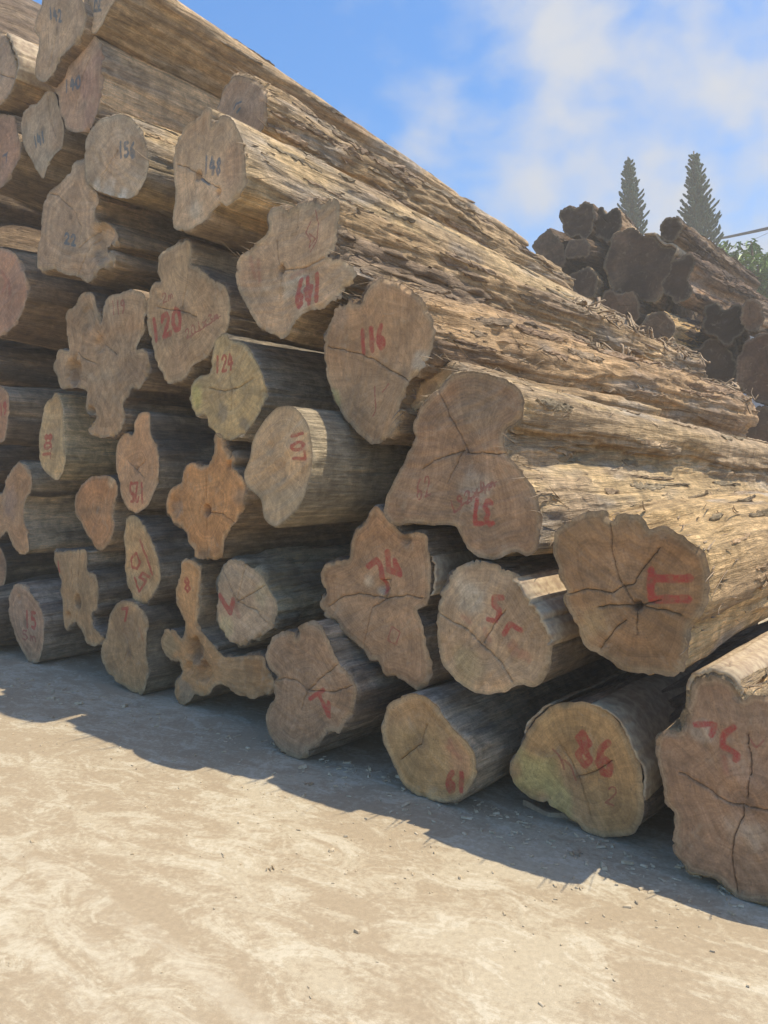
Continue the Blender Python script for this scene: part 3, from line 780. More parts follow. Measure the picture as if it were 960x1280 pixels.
log([(21,579),(28,580),(36,588),(40,607),(31,628),(30,648),(34,666),(36,688),(27,693),(18,686),(12,672),(8,664),(-2,674),(-18,668),(-24,640),(-10,622),(3,614),(8,596)],
    'forked orange-brown log end at the left edge with a black-stained side', base=(.37,.255,.17), side=(.25,.205,.15), bark=(.07,.055,.045), hero=1,
    patches=[(12,630,16,(.27,.19,.16))])
log([(98,611),(110,597),(122,595),(133,594),(144,600),(146,617),(140,638),(141,665),(130,686),(119,686),(113,675),(107,665),(100,650),(94,640),(94,623)],
    'rust-brown wedge-shaped log end between the logs marked 108 and 125', base=(.36,.22,.13), side=DRK, hero=1, cracks=[[(108,640),(110,660)]],
    patches=[(140,602,7,(.55,.40,.26))])
log([(166,543),(168,528),(173,518),(180,515),(187,518),(189,543),(197,562),(199,588),(193,615),(184,633),(172,641),(162,638),(154,627),(149,608),(145,582),(146,558),(152,546),(158,541)],
    'bottle-shaped log end with upside-down red number 125', base=(.40,.285,.20), side=(.21,.18,.145), hero=1, hub=(171,587),
    red=text('125',181,628,-6.5,-.4,-1,-24), paint_w=2.0, cracks=[[(159,574),(171,587),(181,597)],[(171,587),(182,575)]])
log([(163,644),(173,647),(184,664),(194,687),(200,710),(200,728),(190,745),(180,756),(169,753),(161,737),(156,712),(157,691),(154,670),(156,653)],
    'narrow oval log end with large red 10 and a slash, below the one marked 125', base=(.40,.31,.20), side=(.22,.19,.155), hero=1, grain=.8,
    red=[[(175,675),(183,696),(190,718)],[(170,691),(164,698),(165,709),(171,711),(175,703),(170,691)],[(169,722),(174,740),(183,726),(174,722),(178,716),(187,722)]], paint_w=2.0)
log([(282,416),(288,424),(301,426),(313,438),(326,463),(331,480),(332,498),(322,521),(306,540),(289,550),(272,545),(260,532),(255,519),(245,519),(237,502),(238,486),(247,471),(262,467),(264,448),(267,430),(274,421)],
    'yellowish lobed log end with red number 124 and a dark smear', base=(.42,.355,.225), side=(.24,.21,.175), hero=2, off=-.03, hub=(290,487),
    red=text('124',268,446,8.2,-1.5,0,20), paint_w=2.2, cracks=[[(262,485),(280,489),(300,484),(318,472)],[(290,487),(286,462)],[(290,487),(289,512)]],
    patches=[(247,497,15,(.50,.45,.17)),(277,515,12,(.20,.17,.14)),(305,530,8,(.22,.18,.14))])
log([(220,305),(234,300),(240,312),(238,330),(249,334),(263,347),(280,357),(287,374),(288,392),(284,413),(270,428),(259,447),(242,457),(230,474),(209,479),(203,465),(196,457),(192,438),(186,415),(183,392),(186,367),(192,354),(201,352),(197,340),(198,322),(207,311)],
    'heart-shaped log end with red number 120 and a pencilled length', base=(.345,.275,.20), side=DRK, hero=2, off=-.02, hub=(227,388),
    red=text('120',187,402,13.5,-6.5,3,26), paint_w=4.0, thin=text('201x3m',231,413,7,-4.6,2,11)+[[(238,421),(276,395)]]+text('2m',202,368,8,-4,1,12), thin_w=.9,
    cracks=[[(227,388),(230,370),(235,350),(236,332)],[(227,388),(212,387),(197,384)],[(227,388),(245,396)]])
log([(336,267),(347,259),(359,261),(367,259),(374,255),(388,251),(401,255),(415,248),(424,255),(424,275),(420,311),(410,320),(430,326),(442,334),(446,344),(440,352),(430,359),(426,373),(413,377),(403,386),(382,390),(372,398),(363,413),(353,424),(342,419),(324,409),(315,394),(305,375),(296,357),(295,338),(299,323),(317,307),(330,296),(336,285)],
    'star-shaped log end with upside-down red number 149', base=(.40,.325,.255), side=(.37,.275,.175), bark=(.22,.155,.10), hero=2, off=-.08, rough=1.8, hub=(351,337),
    red=text('149',399,374,-10.5,4,1,-33), soft=[[(364,347),(381,336)],[(312,322),(318,345)],[(322,325),(324,350)]], paint_w=4.0,
    thin=[[(388,277),(381,290),(388,300),(386,310),(394,298),(386,292)],[(394,262),(398,280),(396,300),(388,315)]], thin_w=.9,
    dents=[(351,337,6,.04)], cracks=[[(351,337),(346,318),(346,300)],[(351,337),(380,335),(405,322)],[(351,340),(349,375)],[(372,256),(372,285)]], saw=95,
    patches=[(312,345,22,(.40,.26,.17)),(375,365,25,(.42,.37,.31))], swell=0, slope=-.02, end_px=840, fibres=420, zones=[(410,318,30,1.0)], tangle=(.5,1.0,260), strips=78)
log([(439,375),(451,380),(456,367),(468,352),(483,348),(506,358),(525,369),(535,388),(543,407),(543,423),(539,438),(531,457),(514,475),(504,496),(499,517),(495,534),(485,546),(468,555),(450,544),(435,527),(422,507),(410,475),(406,452),(405,423),(410,402),(422,382)],
    'large heart-shaped log end with red number 116 cut by a long crack', base=(.345,.255,.18), side=(.35, .25, .155), bark=(.25, .165, .10), hero=2, off=-.06, rough=1.9, grain=.8,
    red=text('116',449,415,11,-3,2,27), paint_w=4.2, hub=(505,470), cracks=[[(411,434),(438,439),(464,448),(490,463),(512,477)]],
    thin=[[(468,483),(470,512),(466,520)],[(478,490),(486,480)]], patches=[(525,455,16,(.44,.39,.34)),(418,500,12,(.30,.28,.13)),(425,400,18,(.36,.25,.18))],
    swell=.25, end_px=906, fibres=420, taper=.86, slope=.004, tangle=(.9,1.0,40), strips=58)
log([(512,497),(520,486),(533,474),(548,464),(562,459),(570,464),(560,476),(543,492),(527,506),(516,517)],
    'thin splintered slab of bark wedged between the logs marked 116 and 37', base=(.38,.28,.18), side=(.42,.32,.20), hero=1, off=.03, rough=1.6, length=2.5, fibres=60)
log([(357,507),(367,508),(383,527),(390,560),(388,593),(377,627),(357,650),(343,658),(330,647),(325,624),(310,610),(305,593),(312,573),(315,553),(327,530),(343,512)],
    'smooth pale log with rotated red number 107 and a bright sunlit rim', base=(.41,.335,.25), side=(.44,.37,.25), bark=(.30,.24,.16), hero=2, off=-.31, rough=.3, grain=.55,
    red=text('107',379,536,1.2,14,-15,4), paint_w=2.4, dents=[(350,590,14,.012),(338,560,9,.010),(362,560,9,-.008)], hub=(350,580))
log([(208,633),(213,613),(227,603),(228,590),(240,578),(253,583),(268,568),(267,545),(277,544),(283,563),(293,573),(290,584),(303,597),(307,613),(297,650),(283,667),(278,693),(267,700),(245,697),(243,687),(235,677),(233,667),(225,657),(213,650)],
    'gnarled bright orange log end with a splintered neck and rotten heart', base=ORG, side=DRK, hero=2, off=-.03, hub=(259,640), saw=0, rough=1.5,
    cracks=[[(259,640),(255,622)],[(259,640),(280,643),(295,655)],[(259,640),(259,668),(260,690)],[(253,630),(250,640)],[(263,628),(266,640)],[(257,585),(258,620)]],
    dents=[(259,638,7,.05),(220,632,13,.03),(286,580,6,.03)], patches=[(218,635,14,(.34,.25,.19)),(258,697,14,(.16,.11,.07)),(300,620,14,(.28,.20,.14))])
# --- right flank
log([(550,483),(563,470),(583,464),(610,467),(637,477),(653,493),(655,510),(647,527),(633,537),(630,553),(637,570),(653,590),(670,617),(675,640),(673,680),(660,695),(643,690),(620,700),(600,697),(580,680),(573,663),(563,657),(540,657),(513,653),(493,657),(480,643),(483,620),(497,593),(507,570),(518,550),(517,530),(527,507)],
    'big three-lobed log end with upside-down red number 37', base=(.295,.215,.16), side=PALE, bark=(.33,.235,.14), hero=2, off=-.10, rough=.9, grain=.8,
    red=text('37',617,656,-14,-1,-2,-30), paint_w=4.2, thin=text('192x4m',561,628,9.5,-6,3,15)+text('62',520,602,10,-5,1,25)+[[(570,640),(585,625),(620,602)]], thin_w=1.1,
    hub=(584,565), cracks=[[(549,490),(563,520),(577,545),(585,565)],[(584,566),(605,567),(631,567)],[(578,563),(545,575),(528,586)],[(578,563),(568,585),(560,602)]],
    patches=[(595,610,28,(.40,.345,.30)),(600,500,38,(.27,.20,.145))], fibres=200, swell=0, taper=.97, slope=-.03, length=5.2, saw=100, zones=[(633,545,26,1.5)], strips=39)
log([(695,664),(717,647),(735,639),(757,638),(760,648),(767,650),(773,642),(795,642),(806,650),(813,661),(831,657),(850,668),(861,676),(875,686),(884,700),(887,728),(884,755),(875,771),(863,785),(862,810),(856,838),(840,846),(817,843),(790,841),(779,838),(760,824),(735,810),(724,792),(714,767),(706,748),(709,739),(701,723),(697,705),(691,691),(693,675)],
    'large round brown log end with sideways red number 11 and star cracks', base=(.255,.175,.11), side=(.42, .31, .175), bark=(.30, .20, .11), hero=2, off=-.16, rough=1.15,
    red=[[(814,713),(814,749)],[(817,723),(862,723)],[(815,749),(860,749)]], paint_w=7.0, hub=(797,757), dents=[(797,757,7,.04)],
    cracks=[[(706,743),(735,736),(765,741),(778,733),(791,730),(797,718),(825,685)],[(763,652),(765,685),(775,725),(791,752)],[(797,757),(770,756),(748,758)],[(797,757),(825,750)],[(797,762),(796,792)],[(783,775),(765,790),(752,810)],[(800,758),(835,764),(850,768)]],
    patches=[(740,780,30,(.33,.24,.14))], fibres=120, length=4.6, saw=60, strips=39, swell=.9, taper=1.10, drift=-.03)
log([(592,700),(613,703),(634,711),(647,720),(655,736),(665,755),(680,770),(688,788),(692,805),(688,830),(676,853),(663,859),(649,856),(630,865),(609,868),(588,863),(567,847),(553,830),(548,809),(546,784),(548,759),(549,740),(559,730),(561,720),(572,709)],
    'rounded greyish log end with faded red number 57 below the one marked 37', base=(.355,.295,.235), side=(.24,.205,.165), hero=2, off=-.12, hub=(605,806),
    red=[[(628,747),(617,747),(616,757),(625,763),(620,776),(609,774)],[(630,792),(638,780),(651,787)]], soft=[[(578,770),(588,778)],[(605,785),(612,800)]]+text('4m',638,800,16,7,-4,13), paint_w=4.6,
    cracks=[[(549,766),(567,778),(585,787),(603,806),(625,825),(640,850)],[(605,802),(618,780),(632,762)]],
    shell=[((650,722),(692,806),.014,.018,-.05,1.4)], patches=[(590,745,28,(.40,.36,.31)),(580,830,30,(.33,.27,.16))])
log([(469,632),(480,641),(492,657),(507,668),(519,666),(534,670),(536,687),(539,707),(538,737),(534,755),(522,762),(527,778),(532,800),(535,825),(537,850),(523,863),(507,852),(493,846),(482,845),(474,837),(472,826),(462,825),(453,811),(432,793),(417,778),(405,768),(399,753),(405,737),(401,716),(411,703),(427,701),(438,698),(440,680),(446,662),(459,647)],
    'brown lobed log end with bold red number 74 and wood torn out of its middle', base=(.32,.23,.165), side=(.19,.155,.12), hero=2, off=-.06, hub=(481,745),
    red=[[(461,708),(471,700),(475,706),(482,738)],[(484,690),(486,712),(497,716),(493,700),(500,718)]], paint_w=5.2, thin=[[(485,800),(495,806),(500,790),(490,783),(485,800)]],
    cracks=[[(410,758),(430,745),(450,742),(477,746),(483,748)],[(483,748),(465,760),(460,780),(455,810)],[(483,748),(510,744),(528,747)],[(476,725),(488,724),(488,738),(482,748)]],
    dents=[(480,733,9,.03),(507,673,9,.03)], patches=[(462,728,10,(.45,.38,.31)),(478,738,8,(.46,.37,.29)),(505,670,10,(.12,.09,.07))],
    shell=[((537,695),(537,745),.015,.014,.0,1.0)], rough=1.1)
log([(284,703),(296,700),(307,705),(323,716),(332,728),(340,743),(346,753),(346,768),(338,787),(313,801),(301,808),(288,802),(276,787),(271,766),(271,747),(274,722)],
    'weathered grey log end with a smudged red V and a mossy cracked side', base=(.40,.335,.275), side=(.23,.205,.15), bark=(.14,.12,.085), hero=2, off=-.02, rough=2.2, hub=(296,752),
    red=[[(275,744),(288,766)],[(288,765),(291,750)]], soft=[[(292,755),(298,770)]], paint_w=4.5,
    cracks=[[(296,752),(303,725),(308,707)],[(296,752),(285,725),(279,712)],[(296,752),(320,763),(332,777)],[(296,752),(322,738),(335,728)]],
    patches=[(283,785,14,(.42,.36,.22)),(325,745,16,(.36,.31,.22))], fibres=60)
log([(343,794),(357,789),(368,791),(371,798),(373,783),(389,777),(401,784),(410,800),(424,829),(437,843),(445,860),(443,885),(432,902),(424,916),(412,913),(403,925),(389,937),(380,950),(357,943),(343,927),(333,906),(335,885),(344,872),(342,854),(347,846),(337,835),(332,822),(333,808)],
    'clover-shaped log end resting on the ground with a red figure 1', ground=True, base=(.28,.22,.175), side=(.21,.175,.14), hero=2, hub=(386,862),
    red=[[(388,873),(405,862)],[(399,868),(411,895)],[(411,878),(411,895)]], paint_w=3.6,
    cracks=[[(337,852),(355,848),(370,850),(386,862)],[(386,862),(380,875),(378,885)],[(386,862),(405,845),(422,830)],[(386,862),(415,865),(440,857)]], rough=1.4)
log([(503,870),(520,867),(540,877),(553,893),(567,910),(583,927),(593,943),(595,967),(583,990),(567,1003),(547,1003),(527,997),(507,983),(498,967),(483,937),(477,913),(481,890),(490,878)],
    'orange-tinted oval log end on the ground with red number 61 low on its right', ground=True, base=(.38,.275,.155), side=(.24,.20,.155), hero=2, hub=(527,930),
    red=text('61',557,966,14,0,0,23), soft=[[(560,935),(575,948)],[(562,925),(565,935)]], paint_w=4.4, cracks=[[(527,930),(530,915),(533,905)],[(527,930),(512,940),(501,949)]],
    patches=[(575,950,24,(.42,.24,.15))])
log([(691,882),(715,878),(737,880),(762,892),(779,910),(794,942),(804,981),(804,1020),(790,1041),(758,1047),(733,1041),(709,1023),(684,1006),(659,995),(641,977),(638,956),(648,938),(663,910),(677,892)],
    'yellow-green and orange log end on the ground with bold red number 86', ground=True, drift=.05, base=(.39,.28,.16), side=(.23,.19,.15), hero=2, hub=(722,970), saw=20,
    red=text('86',719,911,26,11,1,42), paint_w=6.0, thin=text('77',690,935,14,14,10,22)+text('L2',745,975,16,6,-6,22), thin_w=1.3,
    cracks=[[(699,926),(715,955),(722,970),(730,990),(738,1020)],[(722,970),(745,965),(765,950)]],
    patches=[(668,965,38,(.40,.36,.16)),(700,1000,26,(.41,.36,.17))], shell=[((740,880),(806,1000),.010,.012,-.01,1.2),((655,915),(690,880),.010,.010,.0,1.0)])
log([(860,882),(865,857),(877,847),(900,847),(915,855),(925,872),(932,876),(938,869),(960,869),(1000,868),(1045,885),(1070,930),(1075,990),(1060,1060),(1020,1110),(960,1127),(922,1124),(910,1112),(895,1097),(865,1090),(847,1072),(840,1052),(844,1020),(832,1005),(829,980),(820,945),(821,925),(832,912),(852,913)],
    'huge lobed log end with red number 76 on the ground at the right edge', ground=True, base=(.265,.19,.145), side=(.38, .295, .19), bark=(.25, .18, .115), hero=2, hub=(929,1005), rough=1.3,
    red=[[(870,906),(893,905),(890,919)],[(918,909),(905,918),(903,933),(912,936),(923,943),(920,949)]], soft=[[(905,945),(908,965)]], paint_w=5.6, thin=[[(935,920),(945,935),(955,925)]],
    cracks=[[(850,965),(880,982),(910,1002),(929,1005),(960,1012),(1010,1022)],[(929,1005),(930,1020),(918,1042),(915,1070),(921,1118)],[(935,920),(940,955),(935,995)]],
    patches=[(880,915,18,(.38,.32,.27)),(940,1040,30,(.36,.30,.25)),(940,960,30,(.31,.21,.16))], shell=[((861,880),(925,872),.012,.014,-.0,1.5)], fibres=120, swell=.45, length=4.0, strips=32)
# --- bottom left
log([(152,751),(167,753),(177,763),(183,780),(183,815),(185,834),(182,859),(175,869),(160,861),(142,849),(129,830),(126,811),(133,792),(137,770),(144,757)],
    'tall brown log end on the ground with a red figure 7 near its top', ground=True, base=(.345,.255,.165), side=(.22,.18,.13), hero=1, hub=(161,815),
    red=[[(153,761),(160,760),(156,776)]], soft=[[(175,785),(179,800)]], paint_w=2.0, cracks=[[(161,815),(163,805)],[(161,815),(168,825)],[(158,812),(155,825)]])
log([(227,700),(240,701),(249,708),(251,720),(249,745),(247,770),(247,783),(255,792),(263,802),(275,815),(284,821),(310,820),(329,820),(333,835),(341,850),(341,866),(327,869),(316,874),(300,870),(287,863),(276,856),(268,858),(262,867),(254,870),(244,868),(238,876),(228,881),(220,878),(217,866),(219,852),(226,840),(224,828),(214,825),(206,816),(201,803),(203,790),(211,786),(221,790),(227,798),(231,783),(227,768),(220,753),(218,739),(223,726)],
    'sprawling branched root end in orange wood on the ground with a red figure 8', ground=True, base=(.40,.265,.15), side=(.20,.16,.115), hero=2, saw=85, hub=(250,830),
    red=text('8',229,722,11,0,1,18), paint_w=2.2, dents=[(243,812,15,.07),(255,840,14,.05),(236,835,8,.03)], patches=[(243,815,16,(.20,.15,.11)),(230,860,16,(.28,.22,.17)),(213,805,14,(.34,.27,.17)),(300,845,30,(.36,.24,.14))], rough=1.2)
log([(67,692),(80,690),(90,688),(108,688),(109,712),(120,719),(123,740),(121,761),(115,766),(116,782),(125,792),(129,799),(117,808),(108,803),(102,788),(92,778),(83,787),(79,774),(78,751),(75,736),(77,726),(71,711)],
    'tattered fluted log end with a hollow heart, left of the figure 7 log', base=(.345,.25,.16), side=(.22,.185,.145), hero=1, off=-.03, hub=(97,755), saw=0, rough=1.6,
    dents=[(97,752,7,.06),(85,770,6,.03)], cracks=[[(88,690),(90,715),(92,740)],[(100,690),(99,720)],[(97,760),(95,785)]], red=[[(73,702),(75,715)]], paint_w=1.4)
log([(19,730),(31,732),(42,747),(52,763),(55,780),(54,805),(48,826),(37,828),(29,815),(19,795),(12,774),(10,753),(14,738)],
    'leaning oval log end on the ground at far left with red number 15', ground=True, base=(.35,.255,.20), side=(.22,.18,.145), hero=1,
    red=text('15',31,763,7.5,2,1,20), thin=text('5m',28,787,10,2,0,12), paint_w=2.0, dents=[(24,748,4,.02)])
log([(0,684),(7,701),(8,714),(6,728),(0,740),(-14,738),(-24,712),(-17,690),(-8,683)],
    'pinkish log end cut off by the left edge above the one marked 15', base=PNK, side=DRK, off=.28)
log([(-30,745),(-18,760),(-14,785),(-20,806),(-40,812),(-58,800),(-66,775),(-58,750),(-44,742)],
    'dark log on the ground showing only its side at the lower left edge', ground=True, side=DRK)

for cx in (-122, -228):
    for k, cy in enumerate((30, 125, 220, 315, 410, 505, 600, 690)):
        aa = np.arange(12) * math.pi / 6; e = 1 + .08 * np.sin(aa * 3 + k + cx)
        log([(cx + 10 * (k % 2) + 50 * math.cos(a) * q, cy - 20 * (cx < -200) + 50 * math.sin(a) * q) for a, q in zip(aa, e)], 'shadowed log glimpsed through the gaps at the left edge',
            side=(.19, .145, .105), off=.05, group='logs glimpsed through gaps at the left edge')

# ------------------------------------------------------------------ rear pile
RG = 'logs stacked in the rear pile'
_r = ray([800], [330])[0]
R_OFF = float((CAM + _r * (10.8 / _r[1])) @ D) - P0D
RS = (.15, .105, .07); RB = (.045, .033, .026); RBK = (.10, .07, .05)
def rear(o, label, **kw):
    q = .75 + .85 * ((len(LOGS) * .37) % 1)
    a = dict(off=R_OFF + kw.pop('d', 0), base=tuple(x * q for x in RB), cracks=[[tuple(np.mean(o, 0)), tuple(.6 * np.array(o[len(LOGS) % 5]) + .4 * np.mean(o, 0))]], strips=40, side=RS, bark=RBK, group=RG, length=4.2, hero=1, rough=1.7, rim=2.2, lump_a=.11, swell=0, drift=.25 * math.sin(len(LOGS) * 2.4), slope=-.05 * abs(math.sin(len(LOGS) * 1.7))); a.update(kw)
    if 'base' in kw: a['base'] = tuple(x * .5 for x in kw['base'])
    return log(o, label, **a)
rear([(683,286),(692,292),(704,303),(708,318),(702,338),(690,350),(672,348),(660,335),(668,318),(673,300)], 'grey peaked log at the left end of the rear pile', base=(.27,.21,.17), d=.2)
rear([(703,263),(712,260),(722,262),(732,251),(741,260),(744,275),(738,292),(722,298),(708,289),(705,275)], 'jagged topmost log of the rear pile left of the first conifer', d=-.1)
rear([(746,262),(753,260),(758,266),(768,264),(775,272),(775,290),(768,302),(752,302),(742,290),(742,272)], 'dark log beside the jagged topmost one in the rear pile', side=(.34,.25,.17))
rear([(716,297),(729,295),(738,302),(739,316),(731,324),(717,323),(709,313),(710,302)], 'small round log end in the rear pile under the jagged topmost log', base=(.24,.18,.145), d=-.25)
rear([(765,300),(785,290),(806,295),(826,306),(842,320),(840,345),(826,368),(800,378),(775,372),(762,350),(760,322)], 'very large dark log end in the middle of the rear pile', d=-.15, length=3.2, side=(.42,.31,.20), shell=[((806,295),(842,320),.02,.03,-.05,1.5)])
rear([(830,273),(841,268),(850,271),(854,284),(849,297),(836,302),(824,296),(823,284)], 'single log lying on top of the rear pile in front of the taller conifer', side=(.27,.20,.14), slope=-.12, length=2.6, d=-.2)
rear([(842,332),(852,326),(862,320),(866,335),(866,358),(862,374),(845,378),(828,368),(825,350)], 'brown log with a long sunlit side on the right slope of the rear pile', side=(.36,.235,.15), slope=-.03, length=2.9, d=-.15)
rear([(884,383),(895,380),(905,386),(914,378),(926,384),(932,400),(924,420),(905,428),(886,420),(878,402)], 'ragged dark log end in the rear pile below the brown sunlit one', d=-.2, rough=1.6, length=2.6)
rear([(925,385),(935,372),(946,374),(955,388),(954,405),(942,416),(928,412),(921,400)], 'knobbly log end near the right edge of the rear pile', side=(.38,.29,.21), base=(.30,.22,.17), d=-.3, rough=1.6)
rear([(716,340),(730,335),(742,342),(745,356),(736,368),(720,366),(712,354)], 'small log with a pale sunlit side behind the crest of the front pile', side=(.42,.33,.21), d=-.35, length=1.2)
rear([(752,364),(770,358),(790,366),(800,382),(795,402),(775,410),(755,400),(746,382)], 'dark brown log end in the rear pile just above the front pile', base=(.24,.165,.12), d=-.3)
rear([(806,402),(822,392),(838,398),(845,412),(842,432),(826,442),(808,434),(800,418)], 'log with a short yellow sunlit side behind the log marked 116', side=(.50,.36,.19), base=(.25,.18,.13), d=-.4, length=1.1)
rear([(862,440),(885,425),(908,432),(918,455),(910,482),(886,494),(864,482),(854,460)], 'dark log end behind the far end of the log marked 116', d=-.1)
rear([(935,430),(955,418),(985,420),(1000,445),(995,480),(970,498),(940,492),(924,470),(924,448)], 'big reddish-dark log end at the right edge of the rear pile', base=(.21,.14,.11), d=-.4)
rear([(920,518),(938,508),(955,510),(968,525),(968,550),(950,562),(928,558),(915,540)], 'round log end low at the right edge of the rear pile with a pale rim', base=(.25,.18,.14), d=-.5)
rear([(880,505),(895,496),(910,505),(914,525),(903,540),(885,540),(874,525)], 'shadowed log end behind the log marked 37 in the rear pile', d=0)
# hidden logs that carry the rear pile
have = [(l['uv'].mean(0), math.sqrt(np.ptp(l['uv'][:, 0]) * np.ptp(l['uv'][:, 1])) / 2) for l in LOGS if abs(l['off'] - R_OFF) < .8]
tops = sorted(have, key=lambda h: h[0][0])
umin, umax = tops[0][0][0] - .3, tops[-1][0][0] + .5
row = 0; v = .36
while v < 4.6:
    u = umin + (.36 if row % 2 else 0)
    while u < umax:
        near = [h for h in have if abs(h[0][0] - u) < .7]
        top = max([h[0][1] for h in near], default=0)
        if v < top - .2 and all(math.hypot(h[0][0] - u, h[0][1] - v) > h[1] + .30 for h in have):
            aa = np.arange(12) * math.pi / 6; rr = .345 + .03 * np.sin(aa * 3 + u * 5) - .0
            pts = np.stack([u + rr * np.cos(aa), v + rr * np.sin(aa)], 1)
            if row == 0: pts[:, 1] = np.maximum(pts[:, 1], .004)
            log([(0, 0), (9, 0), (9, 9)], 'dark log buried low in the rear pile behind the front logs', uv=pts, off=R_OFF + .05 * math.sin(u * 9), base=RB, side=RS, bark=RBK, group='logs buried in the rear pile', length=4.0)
        u += .72
    v += .64; row += 1

# ------------------------------------------------------------------ chips, slivers, debris on the floor
rg = np.random.default_rng(5); Vc, Fc, Sc = [], [], []; b = 0
def chip(c, l, w, h, a, tilt):
    ca, sa = math.cos(a), math.sin(a)
    p = np.array([(-l, -w * .6, 0), (l * .8, -w, 0), (l, w * .5, 0), (-l * .7, w, 0), (-l * .9, -w * .4, h), (l * .7, -w * .8, h * .8), (l * .8, w * .3, h), (-l * .6, w * .7, h * .7)]) / 2
    p[:, 2] *= 2; p[:, 2] += (p[:, 0] + l / 2) * tilt
    return np.stack([c[0] + p[:, 0] * ca - p[:, 1] * sa, c[1] + p[:, 0] * sa + p[:, 1] * ca, p[:, 2] + .001], 1)
CH = [(3,2,1,0),(4,5,6,7),(0,1,5,4),(1,2,6,5),(2,3,7,6),(3,0,4,7)]
for k in range(1500):
    x = rg.uniform(-4.2, 3.0); y = rg.uniform(1.2, 6.5)
    if k % 3 == 0:
        t = rg.uniform(0, 1); x, y = 1.4 - 4.4 * t + rg.normal(0, .25) - .35, 2.5 + 3.6 * t + rg.normal(0, .2) - .45
    l = rg.uniform(.003, .010) if rg.random() < .88 else rg.uniform(.01, .026)
    Vc.append(chip((x, y), l, l * rg.uniform(.25, .8), l * rg.uniform(.15, .4), rg.uniform(0, 6.3), rg.uniform(0, .15)))
    for f in CH: Fc += [b + i for i in f]; Sc.append(4)
    b += 8
for k in range(420):
    t = rg.uniform(0, 1); c_ = ground_pt(-60 + 1000 * t, 835 + 290 * t ** 1.15); q = abs(rg.normal(0, .16)) + .01
    x, y = c_[0] - D[0] * (q - .1), c_[1] - D[1] * (q - .1); l = rg.uniform(.008, .03) * (1 + (rg.random() < .1))
    Vc.append(chip((x, y), l, l * rg.uniform(.2, .6), l * rg.uniform(.1, .3), rg.uniform(0, 6.3), rg.uniform(0, .12)))
    for f in CH: Fc += [b + i for i in f]; Sc.append(4)
    b += 8
ch = obj('wood_chips', make_mesh('wood_chips', np.concatenate(Vc), Fc, Sc, M_CHIP, False))
tag(ch, 'scattered tiny wood chips and crumbs on the concrete', 'wood chips', kind='stuff')
def sliver(px, py, l, w, a, label, name='wood_sliver', mat=None, bend=.05, h=.010):
    c = ground_pt(px, py); k = 12; t = np.linspace(-1, 1, k)
    xs = t * l / 2; ys = bend * l * (t ** 2) + .01 * np.sin(t * 7 + px); wd = w * (1 - .75 * np.abs(t) ** 2.5) * (1 + .25 * np.sin(t * 11 + py)) / 2
    V = []
    for z, s_ in ((.002, -1), (.002, 1), (h, .55), (h, -.5)):
        V.append(np.stack([xs, ys + s_ * wd, z + 0 * t + (.004 * np.sin(t * 5) if z > .005 else 0)], 1))
    V = np.concatenate(V); Fq = []
    for i in range(k - 1):
        for r in range(4):
            r2 = (r + 1) % 4; Fq.append((r * k + i, r2 * k + i, r2 * k + i + 1, r * k + i + 1))
    Fq += [(0, 3 * k, 2 * k, k), (k - 1, 2 * k - 1, 3 * k - 1, 4 * k - 1)]
    o = obj(name, make_mesh(name, V, np.array(Fq).ravel(), np.full(len(Fq), 4), mat or M_FIBRE, False))
    o.location = (c[0], c[1], 0); o.rotation_euler = (0, 0, a)
    return tag(o, label, 'wood sliver', 'loose slivers on the floor')
sliver(705, 1022, .38, .05, -.55, 'long strip of bark on the ground against the log marked 86', 'bark_strip', None, .06, .02)
sliver(720, 1068, .05, .025, .2, 'grey chip in the shade in front of the log marked 86')
sliver(386, 981, .05, .012, -.3, 'grey chip in the shade in front of the clover-shaped log')
sliver(338, 1087, .03, .012, .3, 'pale wood flake on the sunlit floor left of centre', mat=M_CHIP)
sliver(488, 880, .20, .09, .9, 'grey wood offcut on the ground between the clover-shaped log and the one marked 61', 'wood_offcut', None, .02, .07)

